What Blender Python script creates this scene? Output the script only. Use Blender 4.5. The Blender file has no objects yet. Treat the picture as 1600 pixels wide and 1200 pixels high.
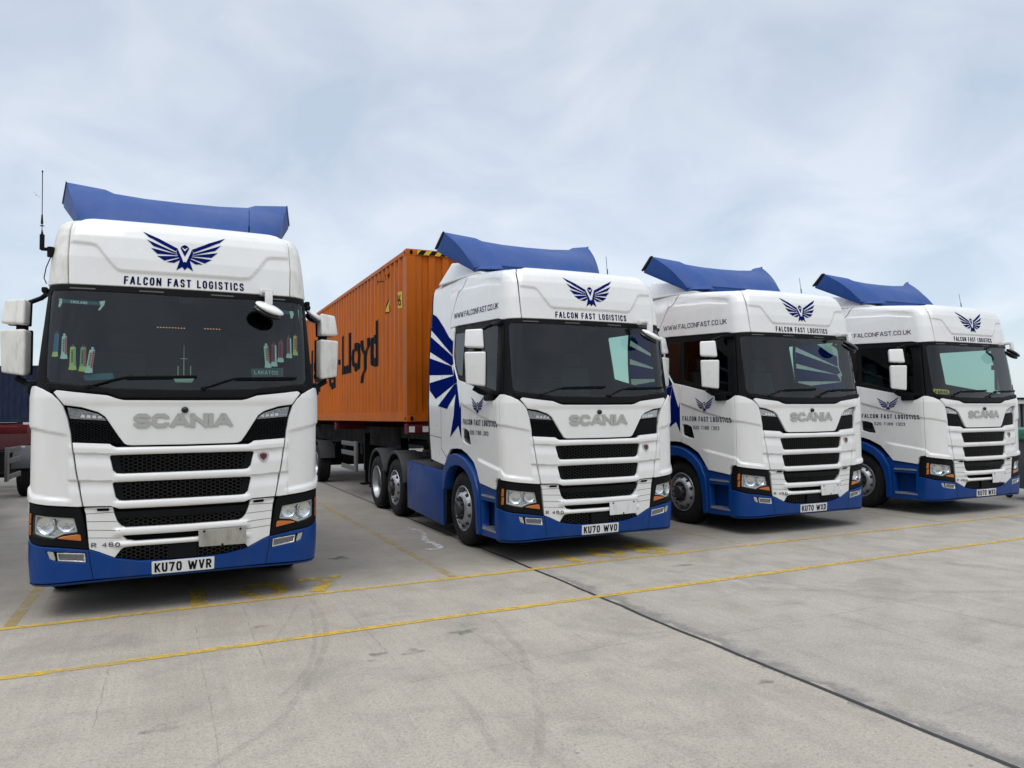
import bpy, bmesh, math, random
import numpy as np
from mathutils import Vector, Matrix
from mathutils.geometry import delaunay_2d_cdt
R = math.radians
random.seed(4)
sc = bpy.context.scene
col = sc.collection

# ---------------------------------------------------------------- camera
F_PX = 1134.1; PITCH = R(2.408); ROLL = R(-0.5676); CAM_H = 1.763
cam_d = bpy.data.cameras.new('camera'); cam = bpy.data.objects.new('camera', cam_d); col.objects.link(cam)
cam_d.sensor_width = 36; cam_d.lens = F_PX/1600*36; cam_d.clip_end = 4000; cam_d.clip_start = .05
fw = Vector((0, math.cos(PITCH), math.sin(PITCH))); up0 = Vector((0, -math.sin(PITCH), math.cos(PITCH))); rt0 = Vector((1, 0, 0))
rt = rt0*math.cos(ROLL)+up0*math.sin(ROLL); up = -rt0*math.sin(ROLL)+up0*math.cos(ROLL)
m = Matrix.Identity(4)
for i in range(3): m[i][0] = rt[i]; m[i][1] = up[i]; m[i][2] = -fw[i]
m.translation = (0, 0, CAM_H); cam.matrix_world = m
sc.camera = cam

# ---------------------------------------------------------------- world: overcast sky
SUN_EL, SUN_AZ = R(60), R(200)      # azimuth measured from +Y clockwise: behind the camera, a little left
W = bpy.data.worlds.new('World'); sc.world = W; W.use_nodes = True
nt = W.node_tree; nt.nodes.clear(); N = nt.nodes.new; LK = nt.links.new
out = N('ShaderNodeOutputWorld'); bg = N('ShaderNodeBackground'); bg2 = N('ShaderNodeBackground'); addsh = N('ShaderNodeAddShader')
sky = N('ShaderNodeTexSky'); sky.sky_type = 'NISHITA'; sky.sun_disc = False; sky.sun_elevation = SUN_EL; sky.sun_rotation = SUN_AZ
LK(sky.outputs[0], bg2.inputs[0]); bg2.inputs[1].default_value = 0.05  # thin blue showing through the cloud
tc = N('ShaderNodeTexCoord'); sep = N('ShaderNodeSeparateXYZ'); LK(tc.outputs['Generated'], sep.inputs[0])
def mth(op, a, b=None, c=None, clamp=False):
    n = N('ShaderNodeMath'); n.operation = op; n.use_clamp = clamp
    for i, x in enumerate((a, b, c)):
        if x is None: continue
        if isinstance(x, (int, float)): n.inputs[i].default_value = x
        else: LK(x, n.inputs[i])
    return n.outputs[0]
zc = mth('MAXIMUM', sep.outputs[2], 0.0)
zz = mth('ADD', zc, 0.42)
cx = mth('DIVIDE', sep.outputs[0], zz); cy = mth('DIVIDE', sep.outputs[1], zz)
comb = N('ShaderNodeCombineXYZ'); LK(cx, comb.inputs[0]); LK(cy, comb.inputs[1])
n1 = N('ShaderNodeTexNoise'); n1.inputs['Scale'].default_value = 3.3; n1.inputs['Distortion'].default_value = .5; n1.inputs['Detail'].default_value = 7; n1.inputs['Roughness'].default_value = .52
n2 = N('ShaderNodeTexNoise'); n2.inputs['Scale'].default_value = .9; n2.inputs['Detail'].default_value = 3
mp = N('ShaderNodeMapping'); mp.inputs['Location'].default_value = (3.1, 1.7, 0); mp.inputs['Rotation'].default_value = (0, 0, .5); mp.inputs['Scale'].default_value = (1, 1.05, 1)
LK(comb.outputs[0], mp.inputs[0]); LK(mp.outputs[0], n1.inputs[0]); LK(comb.outputs[0], n2.inputs[0])
cl = mth('ADD', mth('MULTIPLY', n1.outputs[0], .55), mth('MULTIPLY', n2.outputs[0], .45))
ramp = N('ShaderNodeValToRGB'); e = ramp.color_ramp.elements
e[0].position = .41; e[0].color = (.490, .553, .625, 1); e[1].position = .585; e[1].color = (.695, .718, .755, 1)
LK(cl, ramp.inputs[0])
# horizon tint (slightly warm band low down) and CIE overcast brightening towards the zenith
hz = mth('SUBTRACT', 1.0, mth('MULTIPLY', zc, 9.0), clamp=True)
mixh = N('ShaderNodeMix'); mixh.data_type = 'RGBA'; LK(mth('MULTIPLY', hz, .55), mixh.inputs[0]); LK(ramp.outputs[0], mixh.inputs[6]); mixh.inputs[7].default_value = (.62, .67, .71, 1)
lum = mth('ADD', 1.0, mth('MULTIPLY', mth('SUBTRACT', zc, .5, clamp=True), 4.4))
mixb = N('ShaderNodeVectorMath'); mixb.operation = 'SCALE'; LK(mixh.outputs[2], mixb.inputs[0]); LK(lum, mixb.inputs[3])
LK(mixb.outputs[0], bg.inputs[0]); bg.inputs[1].default_value = .93
LK(bg.outputs[0], addsh.inputs[0]); LK(bg2.outputs[0], addsh.inputs[1]); LK(addsh.outputs[0], out.inputs[0])
# ---------------------------------------------------------------- sun (veiled)
sd = bpy.data.lights.new('sun', 'SUN'); sun = bpy.data.objects.new('sun', sd); col.objects.link(sun)
sd.energy = .95; sd.angle = R(30); sd.color = (1, .96, .90)
dirv = Vector((math.sin(SUN_AZ)*math.cos(SUN_EL), math.cos(SUN_AZ)*math.cos(SUN_EL), math.sin(SUN_EL)))
sun.rotation_euler = dirv.to_track_quat('Z', 'Y').to_euler(); sun.location = (0, -20, 30)
sc.view_settings.view_transform = 'Standard'; sc.view_settings.look = 'None'; sc.view_settings.exposure = 0.0; sc.view_settings.gamma = 1

# ================================================================ materials
MATS = {}
def srgb(r, g, b):
    f = lambda c: (c/255/12.92) if c/255 <= .04045 else ((c/255+.055)/1.055)**2.4
    return (f(r), f(g), f(b), 1)
def mat(name, color, rough=.5, metal=0, var=0, vscale=3, coat=0, bump=0, bscale=80, emit=None, spec=.5, dirt=None, dscale=6, damt=.5):
    m = bpy.data.materials.new(name); m.use_nodes = True; t = m.node_tree; p = t.nodes['Principled BSDF']
    c = color if len(color) == 4 else (*color, 1)
    p.inputs['Base Color'].default_value = c; p.inputs['Roughness'].default_value = rough; p.inputs['Metallic'].default_value = metal
    p.inputs['Coat Weight'].default_value = coat; p.inputs['Coat Roughness'].default_value = .06; p.inputs['Specular IOR Level'].default_value = spec
    n = t.nodes.new; l = t.links.new
    co = n('ShaderNodeTexCoord')
    last = None
    if var:
        no = n('ShaderNodeTexNoise'); no.inputs['Scale'].default_value = vscale; no.inputs['Detail'].default_value = 5; l(co.outputs['Object'], no.inputs[0])
        mr = n('ShaderNodeMapRange'); mr.inputs[1].default_value = .3; mr.inputs[2].default_value = .7; mr.inputs[3].default_value = 1-var; mr.inputs[4].default_value = 1+var*.5
        l(no.outputs[0], mr.inputs[0])
        vm = n('ShaderNodeVectorMath'); vm.operation = 'SCALE'; vm.inputs[0].default_value = c[:3]; l(mr.outputs[0], vm.inputs[3]); last = vm.outputs[0]
        rr = n('ShaderNodeMapRange'); rr.inputs[1].default_value = .3; rr.inputs[2].default_value = .7; rr.inputs[3].default_value = max(.02, rough*.8); rr.inputs[4].default_value = min(1, rough*1.25)
        l(no.outputs[0], rr.inputs[0]); l(rr.outputs[0], p.inputs['Roughness'])
    if dirt:
        nd = n('ShaderNodeTexNoise'); nd.inputs['Scale'].default_value = dscale; nd.inputs['Detail'].default_value = 8; nd.inputs['Roughness'].default_value = .65
        mpg = n('ShaderNodeMapping'); mpg.inputs['Scale'].default_value = (1, 1, .35); l(co.outputs['Object'], mpg.inputs[0]); l(mpg.outputs[0], nd.inputs[0])
        md = n('ShaderNodeMapRange'); md.inputs[1].default_value = .46; md.inputs[2].default_value = .78; md.inputs[3].default_value = 0; md.inputs[4].default_value = damt
        l(nd.outputs[0], md.inputs[0]); mx = n('ShaderNodeMix'); mx.data_type = 'RGBA'; l(md.outputs[0], mx.inputs[0])
        if last: l(last, mx.inputs[6])
        else: mx.inputs[6].default_value = c
        mx.inputs[7].default_value = (*dirt[:3], 1); last = mx.outputs[2]
    if last: l(last, p.inputs['Base Color'])
    if bump:
        nb = n('ShaderNodeTexNoise'); nb.inputs['Scale'].default_value = bscale; nb.inputs['Detail'].default_value = 3; l(co.outputs['Object'], nb.inputs[0])
        bp = n('ShaderNodeBump'); bp.inputs['Strength'].default_value = bump; bp.inputs['Distance'].default_value = .01; l(nb.outputs[0], bp.inputs['Height']); l(bp.outputs[0], p.inputs['Normal'])
    if emit: p.inputs['Emission Color'].default_value = (*emit[:3], 1); p.inputs['Emission Strength'].default_value = emit[3]
    MATS[name] = m; return m
def glass(name, tint, refl=1.45):
    m = bpy.data.materials.new(name); m.use_nodes = True; t = m.node_tree; t.nodes.clear(); n = t.nodes.new; l = t.links.new
    o = n('ShaderNodeOutputMaterial'); mx = n('ShaderNodeMixShader'); tr = n('ShaderNodeBsdfTransparent'); gl = n('ShaderNodeBsdfGlossy'); fr = n('ShaderNodeFresnel')
    fr.inputs[0].default_value = refl; tr.inputs[0].default_value = (*tint, 1); gl.inputs['Roughness'].default_value = .01; gl.inputs[0].default_value = (1, 1, 1, 1)
    geo = n('ShaderNodeNewGeometry'); mul = n('ShaderNodeMath'); mul.operation = 'MULTIPLY'; inv = n('ShaderNodeMath'); inv.operation = 'SUBTRACT'; inv.inputs[0].default_value = 1
    l(geo.outputs['Backfacing'], inv.inputs[1]); l(fr.outputs[0], mul.inputs[0]); l(inv.outputs[0], mul.inputs[1])
    l(mul.outputs[0], mx.inputs[0]); l(tr.outputs[0], mx.inputs[1]); l(gl.outputs[0], mx.inputs[2]); l(mx.outputs[0], o.inputs[0]); MATS[name] = m; return m
white = mat('white_paint', (.77, .76, .725), .30, var=.05, vscale=1.2, coat=.5, dirt=(.5, .47, .41), dscale=5, damt=.14)
white_dirty = mat('weathered_white', (.74, .72, .66), .5, var=.08, vscale=7, dirt=(.33, .29, .23), dscale=16, damt=.55, bump=.05)
blue = mat('blue_paint', (.0010, .042, .205), .38, var=.08, coat=.08, spec=.22, dirt=(.04, .06, .12), dscale=6, damt=.35)
bluesp = mat('blue_satin', (.010, .055, .225), .5, var=.07, vscale=2, coat=.0, spec=.3, dirt=(.06, .09, .2), dscale=9, damt=.3)
decal = mat('navy_vinyl', (.003, .010, .110), .5, spec=.0)
decalw = mat('navy_lettering', (.005, .008, .045), .5, spec=.0)
blk = mat('black_plastic', (.006, .0065, .007), .5, var=.2, vscale=5, bump=.1, bscale=300, spec=.12)
blkg = mat('black_gloss', (.004, .0045, .005), .22, coat=.15, spec=.35)
dark = mat('dark_interior', (.010, .011, .012), .8, spec=.1)
grey_i = mat('seat_fabric', (.05, .05, .052), .85, var=.2, bump=.2)
greypl = mat('grey_plastic', (.035, .036, .038), .6, var=.1, spec=.3)
silver = mat('silver_badge', (.40, .395, .36), .45, metal=.1)
trimm = mat('lamp_trim', (.55, .55, .53), .35, metal=.3)
chrome = mat('chrome', (.72, .73, .75), .14, metal=1, bump=.45, bscale=55)
chrome_s = mat('lamp_silver', (.46, .47, .48), .22, metal=.9, bump=.5, bscale=38)
alu = mat('aluminium', (.55, .56, .58), .33, metal=.85, var=.12, vscale=9)
wheel_s = mat('wheel_silver', (.42, .43, .45), .42, metal=.6, var=.15, vscale=10, dirt=(.08, .07, .06), dscale=12, damt=.6)
hubm = mat('hub_dark', (.03, .03, .032), .5, metal=.3, dirt=(.10, .09, .08), damt=.6)
rub = mat('rubber', (.008, .008, .0085), .8, spec=.25, var=.25, vscale=12, dirt=(.03, .028, .025), dscale=9, damt=.5, bump=.2, bscale=60)
amber = mat('amber_lens', (.50, .13, .012), .15, coat=.8, bump=.1, bscale=140)
fogd = mat('fog_lamp_silver', (.22, .225, .23), .25, metal=.8, bump=.5, bscale=50)
redbd = mat('badge_red', (.09, .008, .012), .35)
redl = mat('red_enamel', (.22, .01, .015), .3)
ledm = mat('lamp_led', (.9, .9, .9), .2, metal=.3)
lens_g = glass('clear_lens', (.93, .95, .95), 1.5)
win_g = glass('window_glass', (.50, .64, .60), 1.24)
wins_g = glass('windscreen_glass', (.60, .79, .74), 1.52)
platew = mat('plate_white', (.72, .72, .70), .4, var=.04, dirt=(.35, .31, .25), dscale=9, damt=.4)
boardm = mat('worn_board', (.36, .34, .29), .8, var=.15, vscale=6, dirt=(.12, .11, .09), dscale=9, damt=.8)
ink = mat('plate_black', (.006, .006, .006), .7, spec=.1)
orange = mat('container_orange', (.50, .112, .004), .52, spec=.2, var=.12, vscale=1.1, dirt=(.22, .05, .01), dscale=2.2, damt=.55)
navyc = mat('container_navy', (.008, .015, .040), .6, spec=.2, var=.15, dirt=(.05, .055, .07), damt=.4)
redch = mat('chassis_red', (.11, .006, .008), .55, spec=.2, var=.2, dirt=(.05, .03, .03), damt=.6)
blkch = mat('chassis_black', (.007, .0065, .0065), .7, var=.2, spec=.2)
yel = mat('hazard_yellow', (.62, .40, .02), .5)
greyal = mat('guard_grey', (.10, .10, .095), .55, metal=.1, var=.1)
treadm = mat('step_tread', (.34, .34, .34), .45, metal=.5, bump=1, bscale=60)
curtain = mat('curtain_cloth', (.05, .012, .010), .9)

# ================================================================ geometry helpers
def tagp(o, label=None, cat=None, group=None, kind=None):
    if label: o['label'] = label
    if cat: o['category'] = cat
    if group: o['group'] = group
    if kind: o['kind'] = kind
    return o
def mk(name, verts, faces, material, parent=None, angle=32, smooth=True, loc=None, rot=None):
    me = bpy.data.meshes.new(name); me.from_pydata([tuple(map(float, v)) for v in verts], [], [tuple(int(i) for i in f) for f in faces]); me.validate(); me.update()
    if isinstance(material, (list, tuple)):
        for x in material: me.materials.append(x)
    else: me.materials.append(material)
    o = bpy.data.objects.new(name, me); col.objects.link(o)
    if smooth:
        me.polygons.foreach_set('use_smooth', [True]*len(me.polygons)); me.set_sharp_from_angle(angle=R(angle))
    if parent: o.parent = parent
    if loc: o.location = loc
    if rot: o.rotation_euler = rot
    return o
def empty(name, loc, rz=0):
    o = bpy.data.objects.new(name, None); col.objects.link(o); o.location = loc; o.rotation_euler = (0, 0, rz); o.empty_display_size = .3; return o
class MB:
    """collects simple solids into one mesh"""
    def __init__(s): s.bm = bmesh.new()
    def box(s, c, d, rot=None, bev=0, seg=2):
        b = bmesh.new(); bmesh.ops.create_cube(b, size=1)
        for v in b.verts: v.co = Vector((v.co.x*d[0], v.co.y*d[1], v.co.z*d[2]))
        if bev: bmesh.ops.bevel(b, geom=b.edges[:], offset=bev, segments=seg, profile=.6, affect='EDGES')
        M4 = Matrix.Translation(c)
        if rot: M4 = M4 @ (Matrix.Rotation(rot[2], 4, 'Z') @ Matrix.Rotation(rot[1], 4, 'Y') @ Matrix.Rotation(rot[0], 4, 'X'))
        b.transform(M4); s.add(b); return s
    def add(s, b):
        me = bpy.data.meshes.new('tmp'); b.to_mesh(me); b.free(); s.bm.from_mesh(me); bpy.data.meshes.remove(me)
    def hexa(s, p, bev=0, seg=2):
        """8 corners: bottom 4 then top 4, any order round"""
        b = bmesh.new(); v = [b.verts.new(q) for q in p]
        for f in ((0, 3, 2, 1), (4, 5, 6, 7), (0, 1, 5, 4), (1, 2, 6, 5), (2, 3, 7, 6), (3, 0, 4, 7)): b.faces.new([v[i] for i in f])
        bmesh.ops.recalc_face_normals(b, faces=b.faces[:])
        if bev: bmesh.ops.bevel(b, geom=b.edges[:], offset=bev, segments=seg, profile=.6, affect='EDGES')
        s.add(b); return s
    def lathe(s, prof, axis='X', n=40, c=(0, 0, 0), close=False):
        vs = []; base = [];
        b = bmesh.new(); rings = []
        for a, r in prof:
            ring = []
            for k in range(n):
                t = 2*math.pi*k/n; q = (a, r*math.cos(t), r*math.sin(t))
                if axis == 'Z': q = (r*math.cos(t), r*math.sin(t), a)
                if axis == 'Y': q = (r*math.cos(t), a, r*math.sin(t))
                ring.append(b.verts.new((q[0]+c[0], q[1]+c[1], q[2]+c[2])))
            rings.append(ring)
        for i in range(len(rings)-1):
            for k in range(n): b.faces.new((rings[i][k], rings[i][(k+1) % n], rings[i+1][(k+1) % n], rings[i+1][k]))
        bmesh.ops.recalc_face_normals(b, faces=b.faces[:])
        s.add(b); return s
    def cyl(s, p0, p1, r, n=16, r2=None):
        p0, p1 = Vector(p0), Vector(p1); d = p1-p0; b = bmesh.new()
        bmesh.ops.create_cone(b, cap_ends=True, segments=n, radius1=r, radius2=r if r2 is None else r2, depth=d.length)
        b.transform(Matrix.Translation((p0+p1)/2) @ d.to_track_quat('Z', 'Y').to_matrix().to_4x4()); s.add(b); return s
    def tube(s, pts, r, n=10):
        for i in range(len(pts)-1):
            s.cyl(pts[i], pts[i+1], r, n)
            if i: s.ball(pts[i], (r, r, r), n)
        return s
    def ball(s, c, d, n=16):
        b = bmesh.new(); bmesh.ops.create_uvsphere(b, u_segments=n, v_segments=max(6, n//2), radius=1)
        b.transform(Matrix.Translation(c) @ Matrix.Diagonal((*d, 1))); s.add(b); return s
    def prism(s, pts, axis, a, b_, bev=0):
        """polygon pts in the plane normal to axis, extruded from a to b_"""
        def P(q, t): return {'X': (t, q[0], q[1]), 'Y': (q[0], t, q[1]), 'Z': (q[0], q[1], t)}[axis]
        b = bmesh.new(); v0 = [b.verts.new(P(q, a)) for q in pts]; v1 = [b.verts.new(P(q, b_)) for q in pts]
        b.faces.new(v0); b.faces.new(v1[::-1]); n = len(pts)
        for i in range(n): b.faces.new((v0[i], v1[i], v1[(i+1) % n], v0[(i+1) % n]))
        bmesh.ops.recalc_face_normals(b, faces=b.faces[:])
        if bev: bmesh.ops.bevel(b, geom=b.edges[:], offset=bev, segments=2, profile=.6, affect='EDGES')
        s.add(b); return s
    def build(s, name, material, parent=None, loc=None, rot=None, angle=35):
        me = bpy.data.meshes.new(name); s.bm.to_mesh(me); s.bm.free(); me.materials.append(material)
        me.polygons.foreach_set('use_smooth', [True]*len(me.polygons)); me.set_sharp_from_angle(angle=R(angle))
        o = bpy.data.objects.new(name, me); col.objects.link(o)
        if parent: o.parent = parent
        if loc: o.location = loc
        if rot: o.rotation_euler = rot
        return o

# ---- cab skin: (u, v) -> point.  u = arc length round the plan contour from the centre line, v = height
ROWS = np.array([
 [0, 0, -.01, 1.225, .25], [.25, .25, -.02, 1.235, .25], [.45, .45, -.035, 1.25, .25], [.9, .9, -.05, 1.25, .25], [1.4, 1.4, -.05, 1.25, .25], [1.9, 1.9, -.045, 1.25, .25], [2.0, 2.0, -.03, 1.24, .25],
 [2.5, 2.5, .025, 1.195, .23], [2.94, 2.94, .08, 1.15, .21], [3.2, 3.2, .11, 1.13, .21], [3.4, 3.4, .155, 1.108, .22], [3.49, 3.476, .188, 1.095, .22], [3.56, 3.525, .22, 1.08, .22],
 [3.63, 3.567, .27, 1.045, .23], [3.70, 3.593, .335, .995, .23], [3.80, 3.607, .44, .90, .23], [4.0, 3.628, .62, .7, .2]])
UC, UD = 1.0, 1.38
def sstep(x, a, b):
    t = np.clip((x-a)/(b-a), 0, 1); return t*t*(3-2*t)
REC = np.array([(-1.2, 3.330), (-.88, 3.316), (-.83, 3.30), (-.80, 3.27), (-.66, 3.115), (-.62, 3.08), (-.552, 3.07), (.546, 3.07), (.62, 3.08), (.66, 3.115), (.80, 3.27), (.83, 3.30), (.88, 3.316), (1.2, 3.33)])
def relief(u, v):
    a = np.abs(u); r = np.zeros_like(a)
    # visor: sculpted centre
    vb = np.interp(u, REC[:, 0], REC[:, 1]); inz = (v > 2.93) & (v < 3.75)
    r = r + np.where(inz, .016*sstep(v, vb-.012, vb+.022)*(1-sstep(a, 1.04, 1.10)), 0)
    vb2 = np.interp(a, [0, .55, .70, 1.03, 1.3], [3.03, 3.045, 3.06, 3.108, 3.12])
    # roof side sculpting
    vs = np.interp(a, [1.38, 1.85, 2.1, 2.78, 3.1], [3.385, 3.476, 3.488, 3.52, 3.53])
    r = r - np.where((a > 1.25) & (a < 3.2) & (v > 2.9), .014*sstep(v, vs-.012, vs+.012)*sstep(a, 1.36, 1.5)*(1-sstep(v, vs+.05, vs+.13)), 0)
    # body shoulder creases
    vc = np.interp(a, [.92, 1.22, 1.33, 1.967, 2.55, 2.7, 4], [1.553, 1.62, 1.63, 1.757, 1.906, 1.92, 1.92])
    r = r + np.where(v < 2.5, .016*sstep(v, vc-.012, vc+.022)*sstep(a, .90, 1.0)*(1-sstep(a, 2.5, 2.62)), 0)
    vd = np.interp(a, [.92, 1.25, 1.31, 1.94, 2.1], [.985, 1.03, 1.095, 1.18, 1.2])
    r = r + np.where(v > .84, .020*(1-sstep(v, vd-.012, vd+.03))*sstep(a, .88, .95)*(1-sstep(a, 1.9, 2.1)), 0)
    # louvre bars (centre) and shingled ends
    out_ = sstep(a, .53, .60); bar = np.zeros_like(a)
    for lo, hi in ((1.381, 1.446), (1.137, 1.212), (.893, .968), (.652, .724), (.552, .60)):
        t = np.clip((v-lo)/(hi-lo), 0, 1); bar = bar + np.where((v >= lo) & (v <= hi), .022*np.sqrt(np.clip(4*t*(1-t), 0, 1)), 0)
    sh = np.zeros_like(a)
    for g0, rid, g1 in ((1.52, 1.44, 1.40), (1.40, 1.262, 1.158), (1.158, 1.018, .915)):
        k = np.interp(a, [.58, .92], [-.012, .008]); t = v-k
        sh = sh + np.where((t <= g0) & (t > g1), .014*(1-sstep(t, rid, g0-.02)), 0)
    w = ((v > .45) & (v < 1.51) & (a < .93))
    r = r + np.where(w, bar*(1-out_)+sh*out_, 0)
    # bonnet panel: raised lip at the top
    r = r + np.where((v > 1.45) & (v < 2.0) & (a < 1.07), .010*sstep(v, 1.81, 1.87)*(1-sstep(a, .9, 1.07)), 0)
    return r
def M0(u, v):
    u = np.asarray(u, float); v = np.asarray(v, float)
    z, yf, xs, r = (np.interp(v, ROWS[:, 0], ROWS[:, k]) for k in (1, 2, 3, 4))
    s = np.where(u < 0, -1., 1.); a = np.abs(u); xc = xs-r; bow = .055
    x1 = a/UC*xc; y1 = yf+bow*x1**2
    t = np.clip((a-UC)/(UD-UC), 0, 1)*np.pi/2; yc = yf+bow*xc**2; sl = 2*bow*xc
    x2 = xc+r*np.sin(t); y2 = yc+r*(1-np.cos(t))+sl*r*np.sin(t)*(1-t/(np.pi/2)); y3 = yc+r+(a-UD)
    x = np.where(a <= UC, x1, np.where(a <= UD, x2, xs)); y = np.where(a <= UC, y1, np.where(a <= UD, y2, y3))
    w = np.clip((v-3.4)/.3, 0, 1); w = w*w*(3-2*w)
    z = z+w*.155*np.clip((y-.5)/1.2, 0, 1.2)
    return np.stack([s*x, y, z], -1)
def M(u, v, off=0., rel=True):
    u = np.asarray(u, float); v = np.asarray(v, float); e = .004
    p = M0(u, v); du = M0(u+e, v)-M0(u-e, v); dv = M0(u, v+e)-M0(u, v-e)
    n = np.cross(du, dv); n /= np.maximum(np.linalg.norm(n, axis=-1, keepdims=True), 1e-9)
    o = off+(relief(u, v) if rel else 0)
    return p+n*np.broadcast_to(np.asarray(o), u.shape)[..., None]
def area(p): return .5*sum(p[i][0]*p[(i+1) % len(p)][1]-p[(i+1) % len(p)][0]*p[i][1] for i in range(len(p)))
def ccw(p): return list(p) if area(p) > 0 else list(p)[::-1]
def mir(p): return [(-a, b) for a, b in p]
def sym(h): return list(h)+[(-a, b) for a, b in reversed(h) if abs(a) > 1e-6]
def rp(p, r=.015, n=4):
    """round the corners of a polygon"""
    o = []; N_ = len(p)
    for i in range(N_):
        A, B, C_ = (Vector(p[i-1]), Vector(p[i]), Vector(p[(i+1) % N_])); a = A-B; c = C_-B
        if a.length < 1e-6 or c.length < 1e-6: continue
        ang = a.angle(c)
        if ang > R(165): o.append(tuple(B)); continue
        q = min(r/math.tan(ang/2), a.length*.45, c.length*.45); p0 = B+a.normalized()*q; p1 = B+c.normalized()*q
        for k in range(n+1):
            t = k/n; o.append(tuple((1-t)**2*p0+2*t*(1-t)*B+t*t*p1))
    return o
def dens(p, s):
    o = []
    for i in range(len(p)):
        a = np.array(p[i]); b = np.array(p[(i+1) % len(p)]); k = max(1, int(math.ceil(np.linalg.norm(b-a)/s)))
        for j in range(k): o.append(tuple(a+(b-a)*j/k))
    return o
def inset(p, e):
    p = np.array(p); n = len(p); o = []
    for i in range(n):
        d0 = p[i]-p[i-1]; d1 = p[(i+1) % n]-p[i]
        d0 = d0/(np.linalg.norm(d0)+1e-12); d1 = d1/(np.linalg.norm(d1)+1e-12)
        n0 = np.array([-d0[1], d0[0]]); n1 = np.array([-d1[1], d1[0]]); b = n0+n1; L = np.linalg.norm(b)
        if L < 1e-6: b = n0; k = 1
        else: b = b/L; k = min(1/max(b@n0, .3), 2.2)
        o.append(tuple(p[i]+b*e*k))
    return o
def inpoly(P, poly):
    x, y = P[:, 0], P[:, 1]; r = np.zeros(len(P), bool); n = len(poly)
    for i in range(n):
        x0, y0 = poly[i]; x1, y1 = poly[(i+1) % n]
        if y0 == y1: continue
        c = ((y0 > y) != (y1 > y)) & (x < (x1-x0)*(y-y0)/(y1-y0)+x0); r ^= c
    return r
def dist(P, poly):
    d = np.full(len(P), 1e9); n = len(poly)
    for i in range(n):
        a = np.array(poly[i]); b = np.array(poly[(i+1) % n]); ab = b-a; L = ab@ab+1e-12
        t = np.clip(((P-a)@ab)/L, 0, 1); q = a+t[:, None]*ab; d = np.minimum(d, np.hypot(*(P-q).T))
    return d
def panel(name, outline, material, parent=None, off=0., holes=(), g=(.07, .07), e=.005, thick=.03, mf=None, rel=True, back=False):
    f = mf or (lambda u, v, o: M(u, v, o, rel))
    gs = min(g)*1.0; outer = dens(ccw(outline), max(gs, .02)); hs = [dens(ccw(h), max(gs, .02)) for h in holes]
    oi = inset(outer, e) if e else outer; hi = [inset(h, -e) if e else h for h in hs]
    A = np.array(oi); u = np.arange(A[:, 0].min()+g[0]/2, A[:, 0].max(), g[0]); v = np.arange(A[:, 1].min()+g[1]/2, A[:, 1].max(), g[1])
    if len(u) and len(v):
        G_ = np.stack(np.meshgrid(u, v), -1).reshape(-1, 2); k = inpoly(G_, oi) & (dist(G_, oi) > .35*gs)
        for h in hi: k &= ~inpoly(G_, h) & (dist(G_, h) > .35*gs)
        G_ = G_[k]
    else: G_ = np.zeros((0, 2))
    loops = [oi]+hi; pts = []; edges = []; li = []
    for L in loops:
        b = len(pts); pts += L; li.append(list(range(b, b+len(L)))); edges += [(b+i, b+(i+1) % len(L)) for i in range(len(L))]
    pts += [tuple(q) for q in G_]
    vo, eo, fo, ov, _, _ = delaunay_2d_cdt([Vector(q) for q in pts], edges, [], 0, 1e-6)
    V2 = np.array([tuple(q) for q in vo]); o2n = {}
    for i, l in enumerate(ov):
        for q in l: o2n[q] = i
    F_ = [f_ for f_ in fo]; cen = np.array([V2[list(f_)].mean(0) for f_ in F_]); k = inpoly(cen, oi)
    for h in hi: k &= ~inpoly(cen, h)
    faces = [list(f_) for f_, kk in zip(F_, k) if kk]
    faces = [f_ if area([V2[i] for i in f_]) > 0 else f_[::-1] for f_ in faces]
    verts = list(f(V2[:, 0], V2[:, 1], off))
    for idx, (src, L, hole) in enumerate(zip([outer]+hs, li, [False]+[True]*len(hs))):
        S = np.array(src); n = len(S); ring = [o2n[i] for i in L]
        layers = []
        if e: layers.append(f(S[:, 0], S[:, 1], off-e*.9))
        if thick: layers.append(f(S[:, 0], S[:, 1], off-thick))
        prev = ring
        for Lr in layers:
            b = len(verts); verts += list(Lr); cur = list(range(b, b+n))
            for i in range(n):
                j = (i+1) % n; q = [prev[i], cur[i], cur[j], prev[j]]
                faces.append(q[::-1] if hole else q)
            prev = cur
    if mf is None:
        h = .007; NU, NV = V2[:, 0], V2[:, 1]
        def nrm(u, v, flat_rel):
            a = f(u+h, v, off)-f(u-h, v, off); b_ = f(u, v+h, off)-f(u, v-h, off); n_ = np.cross(a, b_); return n_/np.maximum(np.linalg.norm(n_, axis=1, keepdims=True), 1e-9), a/(np.linalg.norm(a, axis=1, keepdims=True)+1e-9), b_/(np.linalg.norm(b_, axis=1, keepdims=True)+1e-9)
        Nn = [nrm(NU, NV, rel)[0]]
        for src, hole in zip([outer]+hs, [False]+[True]*len(hs)):
            S = np.array(src); dn = np.roll(S, -1, 0)-np.roll(S, 1, 0); o2 = np.stack([dn[:, 1], -dn[:, 0]], 1); o2 /= np.linalg.norm(o2, axis=1, keepdims=True)+1e-9
            if hole: o2 = -o2
            nn_, a_, b_ = nrm(S[:, 0], S[:, 1], rel); side_ = a_*o2[:, :1]+b_*o2[:, 1:]
            if e: q_ = nn_*.35+side_; Nn.append(q_/np.linalg.norm(q_, axis=1, keepdims=True))
            if thick: Nn.append(side_/np.linalg.norm(side_, axis=1, keepdims=True))
        Nn = np.concatenate(Nn)
        o = mk(name, verts, faces, material, parent, smooth=False); me = o.data
        if len(me.vertices) == len(Nn):
            me.polygons.foreach_set('use_smooth', [True]*len(me.polygons))
            me.normals_split_custom_set_from_vertices([tuple(map(float, q_)) for q_ in Nn])
        return o
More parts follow.
